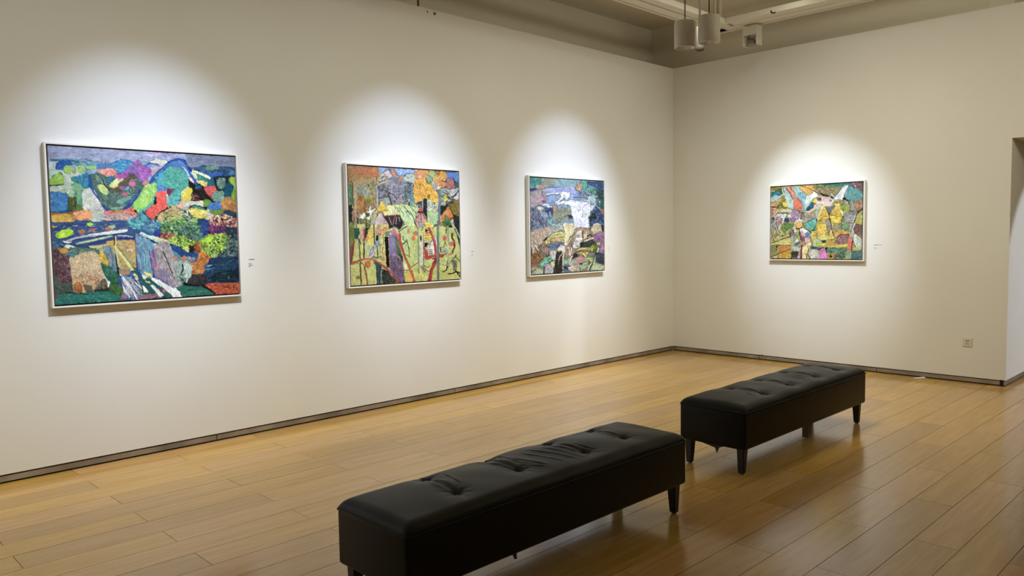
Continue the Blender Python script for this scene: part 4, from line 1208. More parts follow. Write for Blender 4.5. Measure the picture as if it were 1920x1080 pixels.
ART3 = """
T 985 325 10.8
P 7C9AB4 90,60 1610,150 1610,1080 90,1080
P 4C9C94 100,60 340,80 330,200 220,260 110,280
D 130 36 14 80 40 2C7C64 4CA49C 6CB4B4 3C8C7C 88B0BC 2C8C80 | 100,60 350,80 320,200 120,280
P 9AA090 340,80 660,95 640,190 400,280 330,230
D 90 50 13 20 50 A4A898 8C9C8C B0A890 84948C | 350,90 640,100 620,190 400,270
P 8CB0BC 650,95 1190,130 1180,260 1020,270 600,260
D 220 34 12 60 60 8CB8C4 6C9CB0 A8C4CC 7C9CA4 94A8C4 5C94A4 | 640,100 1190,140 1180,240 1000,280 600,260
P B09C94 220,250 290,210 380,220 400,290 300,310 240,300
D 30 36 12 30 40 C0A490 C8B0A8 9C8880 | 220,240 400,240 380,300 250,300
D 50 60 12 0 20 6C98A8 4C8498 8CA8B8 | 110,260 240,280 240,300 110,300
P 24508C 110,290 230,300 240,340 180,350 110,350
P B0A0AC 100,360 200,340 340,310 440,320 440,440 420,540 330,620 110,640
D 330 36 12 60 60 B4A4B0 9C8C9C C0ACB8 A8A8B4 8C8494 C0A8A4 A898A8 | 100,360 440,330 430,540 320,620 110,680
L 3C3C4C 12 350,340 355,420 370,450
E 9CA098 160,430 54,44
D 22 36 14 30 50 A85C8C 4C3C6C 8C4C7C | 320,540 430,520 430,580 340,590
P A4ACDC 440,300 700,280 1020,270 1030,380 920,400 800,360 700,380 440,400
D 180 50 12 -10 25 ACB4E0 8C9CD0 B8B8E4 9CA8D4 7C90C4 B0A8DC | 430,300 1020,280 1030,370 720,360 440,400
L 5C7CA4 9 560,260 640,350
L 4C6484 7 400,290 560,260 720,270
P 8CA0D8 930,400 1120,380 1130,500 1080,520 920,510
D 60 60 12 -5 10 98A8E0 8090CC A8B4E4 7C98C8 | 930,400 1120,380 1120,500 930,510
P 94A8CC 440,450 700,430 720,500 620,570 560,640 440,600 430,520
D 140 40 12 50 60 98ACD4 7C9CC0 A8B8D8 6C8CB8 8498C8 | 440,450 700,440 640,560 560,640 440,600
L EEF0F4 22 440,420 520,400 600,410 700,390
L 3C5870 10 450,450 520,410 640,415 700,410
P ECEEF4 700,390 780,360 920,390 920,420 880,500 830,500 800,470 760,520 660,590 640,580 740,470 720,420
P E8EAF4 790,410 860,500 860,560 810,500
L 9CA8B8 6 800,420 800,470 850,530
P E4E8F4 640,600 760,540 850,560 940,530 1020,560 1010,640 900,640 700,620 640,640
L 4C5870 10 920,560 990,570 1020,600 1000,630
L 7C8CA8 7 660,590 780,540
P D8E0F0 610,570 660,530 660,580 620,600
P C4CCEC 350,600 500,610 500,650 360,650
P E0E4EC 430,650 540,660 520,710 450,720
P CC9068 570,690 620,640 640,700 620,800 580,800
D 20 40 12 80 20 D49C70 B87C58 | 575,690 635,690 610,790
P D0D0C4 230,680 310,640 380,690 380,750 290,785 240,740
L 20243C 14 220,680 300,645 390,690
L 20243C 12 220,690 240,750 290,790 350,770 390,730
P 34406C 400,680 560,700 560,860 430,800
D 60 40 12 40 70 2C3860 4C5C84 202848 6C84A8 | 390,680 570,710 560,900 430,830
P 8CA4BC 650,640 760,620 890,650 860,710 760,750 680,710
D 80 34 12 40 60 94B0C4 7C98B4 A8BCC8 6C8CA0 | 650,640 760,620 890,660 770,740
L A8C8D4 12 680,720 770,750 860,700
P 8C9488 560,830 640,700 760,760 880,680 930,720 940,900 800,960 640,990
D 300 40 12 65 40 8C9C8C 748880 A4A490 5C6C64 A0B09C 9C8C74 4C5C58 | 560,830 650,720 900,700 940,900 700,1000 600,960
P 7C98BC 100,760 300,780 450,820 440,1000 300,1080 110,1080
D 420 60 12 75 30 6C7C94 4C4C64 8C98B0 3C384C 9CA8BC 7C7C98 5C5470 2C2C40 | 100,700 400,760 560,900 440,1040 110,1080
D 60 60 14 70 20 90A8C8 A8B8CC 7C9CC0 | 320,780 440,820 380,920
P 80B0B4 440,1000 560,900 600,960 590,1080 440,1080
D 50 44 13 80 20 84B8B0 6CA4A4 98C4BC 5C9490 | 450,960 570,900 590,1080 450,1080
L 84B0B8 22 500,780 520,880
D 40 34 14 70 50 2C2C3C 3C3444 | 870,820 950,860 960,920 880,900
P D8DCEC 920,640 1060,560 1300,580 1340,680 1340,780 1350,860 1290,900 1300,1080 1000,1080 980,880 940,840 940,740
D 300 50 13 70 50 E4E4F0 CCD4E8 DCD8EC F0F0F8 D0DCEC C4CCE0 | 940,640 1300,590 1340,780 1290,900 1290,1080 1010,1080 980,860 950,760
P D4E0E0 1180,850 1340,780 1350,860 1290,895 1160,880
L 98A0C0 8 1080,620 1130,680 1090,770
L 98A0C0 8 1300,620 1200,650 1160,720 1180,780 1150,890
L A0A8C8 7 960,660 1060,700 1080,780
L A0A8C4 7 1090,930 1150,1000 1130,1080
L A8ACC8 7 1280,900 1200,960 1280,1020
L 7C88A4 7 1070,720 1090,770 1120,740
L 8C98B8 6 1200,640 1300,590
P C8CCDC 1100,520 1300,530 1330,600 1220,560 1120,550
L 5C6880 8 1100,530 1200,545 1300,580
P 6CA4A4 1100,140 1200,140 1190,280 1120,300
L 44A088 60 1225,140 1225,340
D 40 50 14 85 10 54B090 3C8C74 6CBCA4 | 1195,140 1255,140 1250,340 1200,330
P C4A484 1020,270 1070,210 1130,200 1180,240 1170,300 1110,350 1040,330
D 60 36 12 50 50 D0B090 B0906C C8B8A4 98785C | 1030,260 1130,205 1170,280 1100,340
L 2C2C34 12 1020,260 1020,310 1050,340
L 2C2C34 12 1180,240 1150,330
L 7C5C3C 14 1110,220 1160,140
D 320 40 14 50 70 2C4870 24406C 3C5C8C 1C2C4C 507CA0 3C4C84 5C6C9C | 1260,150 1600,160 1600,340 1420,360 1290,240
D 260 34 14 50 80 3C8C7C 6CACA4 2C5C5C 8CC0B8 44786C 2C4C5C 5CA490 | 1270,230 1430,280 1560,420 1460,440 1300,360
D 200 34 14 60 60 24443C 3C5C44 1C3440 4C6454 2C3C54 | 1440,320 1600,330 1600,640 1500,520
D 160 44 13 10 40 3C4C6C 6C7C98 2C3850 8C9CB4 4C6484 ACC0CC | 1100,360 1360,370 1330,440 1260,500 1100,450
L 2C4064 16 980,480 1100,475 1260,490
P A8C8CC 1270,460 1400,420 1460,450 1450,560 1420,620 1330,560
D 60 40 13 50 50 B4D0D0 94B8C0 C4D8D8 84A8B4 | 1280,460 1450,450 1430,600 1330,560
P C8D0D0 1340,640 1440,630 1430,760 1340,770
P D0DCE0 1480,520 1540,530 1520,610 1480,590
D 90 36 14 60 60 2C3858 4C6C7C 1C2C40 6C8C94 | 1430,480 1600,500 1600,720 1450,640
P 24604C 1530,520 1600,520 1600,740 1530,700
D 40 50 14 85 10 2C7058 1C503C 34785C | 1535,530 1600,530 1600,700 1540,690
P B07048 1530,740 1600,720 1610,860 1550,840
D 24 36 14 70 30 C08050 9C6038 7C5040 | 1535,740 1605,730 1600,850
D 340 50 14 65 60 243C6C 344C84 1C2844 3C608C 14182C 4C6C94 | 1340,780 1450,640 1530,760 1600,860 1600,1080 1310,1060 1290,900
D 60 40 13 50 60 1C2424 2C3C34 203030 | 1290,880 1400,800 1440,900 1320,980
E D0C4A8 1455,1060 80,50
T 985 420 10.587
P 8C7C6C 110,130 1560,100 1560,930 110,1000
D 180 60 12 70 25 7C90AC 4C546C 9CA8BC 34384C 6C7C98 | 110,0 560,0 460,60 300,90 260,130 110,140
P B8A490 120,170 270,110 520,40 560,90 440,200 400,310 320,400 240,460 120,600
D 380 44 10 -30 70 C4B09C B09C8C D0BCA8 A48C7C D8C8B8 988070 B8A08C | 120,170 280,100 540,60 440,220 360,340 240,440 120,560
D 90 60 8 60 30 D8C8BC 8C7868 E0D4C8 6C5C54 | 130,360 300,340 260,560 130,600
L 2C2028 14 190,460 240,540
L 2C2028 14 260,420 290,480
L 201C24 12 290,390 320,450
L 201C24 16 130,500 120,620
L D8C8B8 16 220,430 270,560
L E0D4C8 14 170,480 150,580
P 8C9CA4 450,160 560,90 640,60 760,60 760,120 560,170 470,250 430,260
D 130 40 10 -30 60 A8B8B4 7C98A4 C4C4A8 5C7C84 D0C8A4 98A08C | 440,170 560,100 760,60 760,130 560,170 440,270
D 20 34 12 20 50 E8E8DC 2C2C34 F0F0E4 | 560,0 740,0 740,60 600,70
P 20242C 340,330 440,260 500,260 400,350
P E0DC84 400,350 480,250 580,180 700,160 770,180 780,330 700,270 560,260 480,320 420,420
D 200 50 9 -30 50 E8E48C D4D078 F0ECA0 B8B05C DCD484 9C944C | 400,360 560,190 770,180 780,300 560,270 440,420
L 6C6844 8 480,280 600,220 760,210
L 5C5838 7 500,300 620,260 780,270
P C8B090 520,300 640,280 740,300 700,350 520,340
D 60 26 10 40 80 D8C4A4 7C5C4C C4A888 E8E070 5C4438 | 430,350 780,290 760,350 440,430
P 4C5C8C 420,410 560,380 760,360 780,400 620,480 480,520 420,500
D 160 34 12 20 70 3C5084 5C6C9C 7C94B0 2C3C6C 94B0B8 | 420,410 760,370 760,410 600,480 440,520
P E0D8B4 770,0 960,0 970,80 900,200 860,320 780,440
D 420 54 9 -70 50 E8E0BC D4CCA0 F0ECCC C8C094 DCD4AC B8B08C | 780,0 970,0 960,110 880,260 790,420
L F0E8C0 12 760,0 800,160 800,440
L 4C442C 9 740,0 790,200 790,300
L E8E0B8 14 960,140 900,300 800,450
L 3C3424 8 950,200 860,340
P A49080 960,130 1060,80 1130,60 1220,110 1300,200 1330,260 1200,340 1120,300
D 130 36 11 30 60 B4988C 947C70 C4A89C 8C6C64 A89080 | 970,120 1120,70 1290,200 1200,300 1000,160
P E4E0D8 1020,180 1110,120 1130,300 1100,400 1040,480 960,490 930,460 960,380 1000,300
D 220 50 7 10 20 F0ECE4 C8C8C0 E8E4DC 8C8C88 DCD8D0 5C5C5C | 1010,190 1110,130 1110,380 1030,480 940,460 1000,320
P A09884 920,250 1000,200 1000,280 960,340 920,340
L 2C2824 8 940,250 950,330
P D8C898 1150,200 1220,180 1240,240 1180,300 1140,300
L 1C1814 18 1140,150 1150,280
L 1C1814 22 1230,260 1290,210 1320,260
L 1C1814 22 1160,350 1240,290 1330,280
L D8D0C0 34 1180,350 1260,310 1350,280
P BCB494 1300,100 1360,30 1440,10 1510,60 1520,140 1440,180 1340,200
D 160 34 10 40 80 C8C0A0 ACA488 D8D0B0 8C8870 | 1310,60 1500,30 1510,150 1340,190
L 3C3C3C 12 1320,30 1290,130
P 1C2434 1510,20 1560,40 1560,170 1530,150
P 9C70A8 1370,200 1480,170 1570,180 1570,330 1500,360 1400,340 1360,300
D 150 34 12 50 70 A87CB4 8C6098 B888C0 5C4068 9C74A4 | 1370,210 1560,190 1560,330 1400,340
P A870A8 1480,420 1560,400 1560,560 1500,610 1470,520
D 50 44 12 80 30 B47CB8 8C5C90 C490C0 | 1480,420 1560,410 1540,580
P 1C242C 1080,380 1340,320 1400,380 1340,460 1180,470 1080,470
D 110 50 12 10 40 2C3C30 1C2024 3C4C44 4C5C44 101418 | 1080,390 1360,340 1340,440 1100,460
P D0D8C4 1390,400 1480,370 1480,420 1410,430
P 5C6C2C 1260,480 1400,380 1460,460 1400,560 1300,560
D 80 60 12 -70 25 7C8C34 A4A84C 3C4C24 C4C060 5C6C30 | 1250,490 1400,390 1440,470 1320,570
L E0D870 9 1340,420 1290,520
L E0D870 9 1370,430 1320,550
L D8D468 22 990,560 1100,500 1200,490
L C8B470 26 1100,500 1250,520
D 70 40 12 -20 50 A8A06C 7C7850 C8C084 34302C | 960,560 1240,490 1260,560 1000,620
L 2C2820 10 1000,600 1120,540 1240,550 1400,580
P E8DC48 1120,580 1180,590 1220,640 1200,680 1140,640
P E8D890 1200,570 1240,570 1230,620 1210,610
P 88888C 1250,590 1390,570 1390,640 1300,660 1250,640
P 8CB45C 1240,660 1330,690 1340,760 1260,740
D 50 36 12 40 50 9CCC6C 7CA850 B0D480 | 1220,660 1340,700 1330,760 1250,740
L 9CD8B4 26 1450,490 1410,620 1370,740 1350,850
L 24342C 10 1410,500 1370,640 1340,760
L 34442C 16 1130,620 1190,690 1260,730
P 9C8C84 780,440 940,480 1000,560 900,660 800,660
D 130 50 11 80 40 A89888 84746C C0B0A4 5C4C48 7C6458 | 780,440 920,480 900,660 800,660
L E8DCB8 14 860,460 880,640
L F0E8D0 14 920,480 890,620
L 1C1814 14 920,400 930,470
P 2C3030 890,640 1000,580 1060,640 920,710
P D8D4D0 620,520 720,420 790,450 780,560 640,560
D 100 36 10 20 70 E8E4DC C4C0BC DCD0C4 | 630,520 720,430 780,550
P B8BCC0 490,560 530,520 620,540 630,640 590,740 540,720 490,620
D 120 50 10 80 30 C4C8CC A4A8AC D0D4D4 8C94A0 | 495,560 620,550 600,720 540,710
P 6C5438 110,620 250,560 420,420 480,560 480,640 360,680 280,780 110,850
D 420 44 12 -50 60 7C5C3C 5C4430 946C40 A87C48 3C3024 8C6C54 6C5840 B88C50 | 110,620 260,540 440,440 480,620 340,680 260,800 110,850
D 60 60 12 80 20 8C8484 5C5458 A89C98 | 300,500 480,500 440,620 300,600
P 6CC0A0 290,800 360,700 500,640 520,700 440,740 340,840 320,890
D 110 40 12 -40 50 7CD0B0 58A890 94DCC0 3C8470 5CB498 | 290,820 360,700 510,650 500,720 340,860
L 1C4034 9 440,730 480,690
P B4A494 110,880 250,830 250,870 140,950
L 3C3428 10 110,970 240,870
P A8BC98 130,990 240,870 300,890 360,900 350,990 180,1000
D 80 60 12 -20 40 B4C8A4 98B08C C4D0B0 | 140,990 280,880 350,920 340,990
P A8A8B0 380,820 420,760 460,800 540,860 550,980 380,985 360,900
D 180 36 11 50 70 B4B4BC 9898A4 C4C4C8 7C7C88 A8ACB4 | 370,830 430,770 540,860 540,980 380,980
P BCCC94 500,760 600,740 590,830 560,870 510,830
L 1C2028 22 380,860 370,920 360,990
L 2C2C34 9 440,800 500,760 540,730
P 302E2C 620,560 740,565 740,940 700,970 550,980 580,800
D 240 90 11 85 12 3C3834 242220 4C4842 2C2C28 343434 1C1A1A | 620,570 740,570 730,960 570,970 600,740
L E8E0C8 20 760,570 745,700 740,960
L D8D0B8 12 740,570 680,660 660,720
L 8C8878 8 670,700 650,820
P 7CB494 770,720 880,700 880,760 800,800 760,800
D 40 40 12 40 50 8CC4A4 64A084 ACD8BC | 770,720 880,700 860,780 770,790
L C8D0B4 22 930,640 890,700 890,760
P A8A4A0 880,760 1000,700 1080,640 1230,680 1240,740 1060,780 900,850 860,800
D 200 50 11 -25 50 B8B0A8 98948C C8BCB0 C8A098 8C8C94 A8B0B8 | 870,780 1060,660 1230,700 1080,790 880,850
P D09890 1040,680 1120,660 1140,740 1060,760
D 50 30 11 50 70 DCA49C C88C88 C87874 | 1030,690 1150,670 1140,760 1050,760
P 344C74 760,830 880,840 880,920 760,950
D 80 70 10 5 20 3C5484 1C2440 7C9CB0 5C6C84 24304C | 755,820 880,840 880,950 760,960
L 181C28 12 760,880 880,910
P C4BCA8 870,870 1060,810 1080,940 900,960
D 150 60 10 -5 25 D4CCB8 ACA494 E0D8C4 7C7C74 BCB8A4 | 870,870 1070,820 1070,930 900,950
P A0B88C 1080,800 1240,760 1260,820 1120,940 1080,940
L 1C2420 12 1080,860 1090,930
L 1C2824 14 1120,900 1170,830 1240,800
L 1C2420 14 1260,740 1280,800 1260,860
L B4C8A4 26 1310,790 1260,860 1240,930
L 1C2C24 16 1330,780 1300,850 1270,930
L 1C2C24 14 1350,860 1320,840
L A8C098 22 1130,880 1200,830
D 20 26 12 40 60 1C1C20 2C2824 | 1060,790 1120,790 1110,820
P 1C2030 1400,560 1560,600 1560,830 1460,780 1390,720
D 130 44 12 30 60 2C3448 3C4860 181C28 4C5C74 5C546C | 1400,600 1560,600 1560,820 1400,740
P A8BC94 1370,780 1440,790 1560,840 1560,920 1280,935
D 100 50 12 0 40 B4C8A0 98AC84 C4D0B0 8CA480 | 1370,790 1550,840 1550,920 1300,930
"""
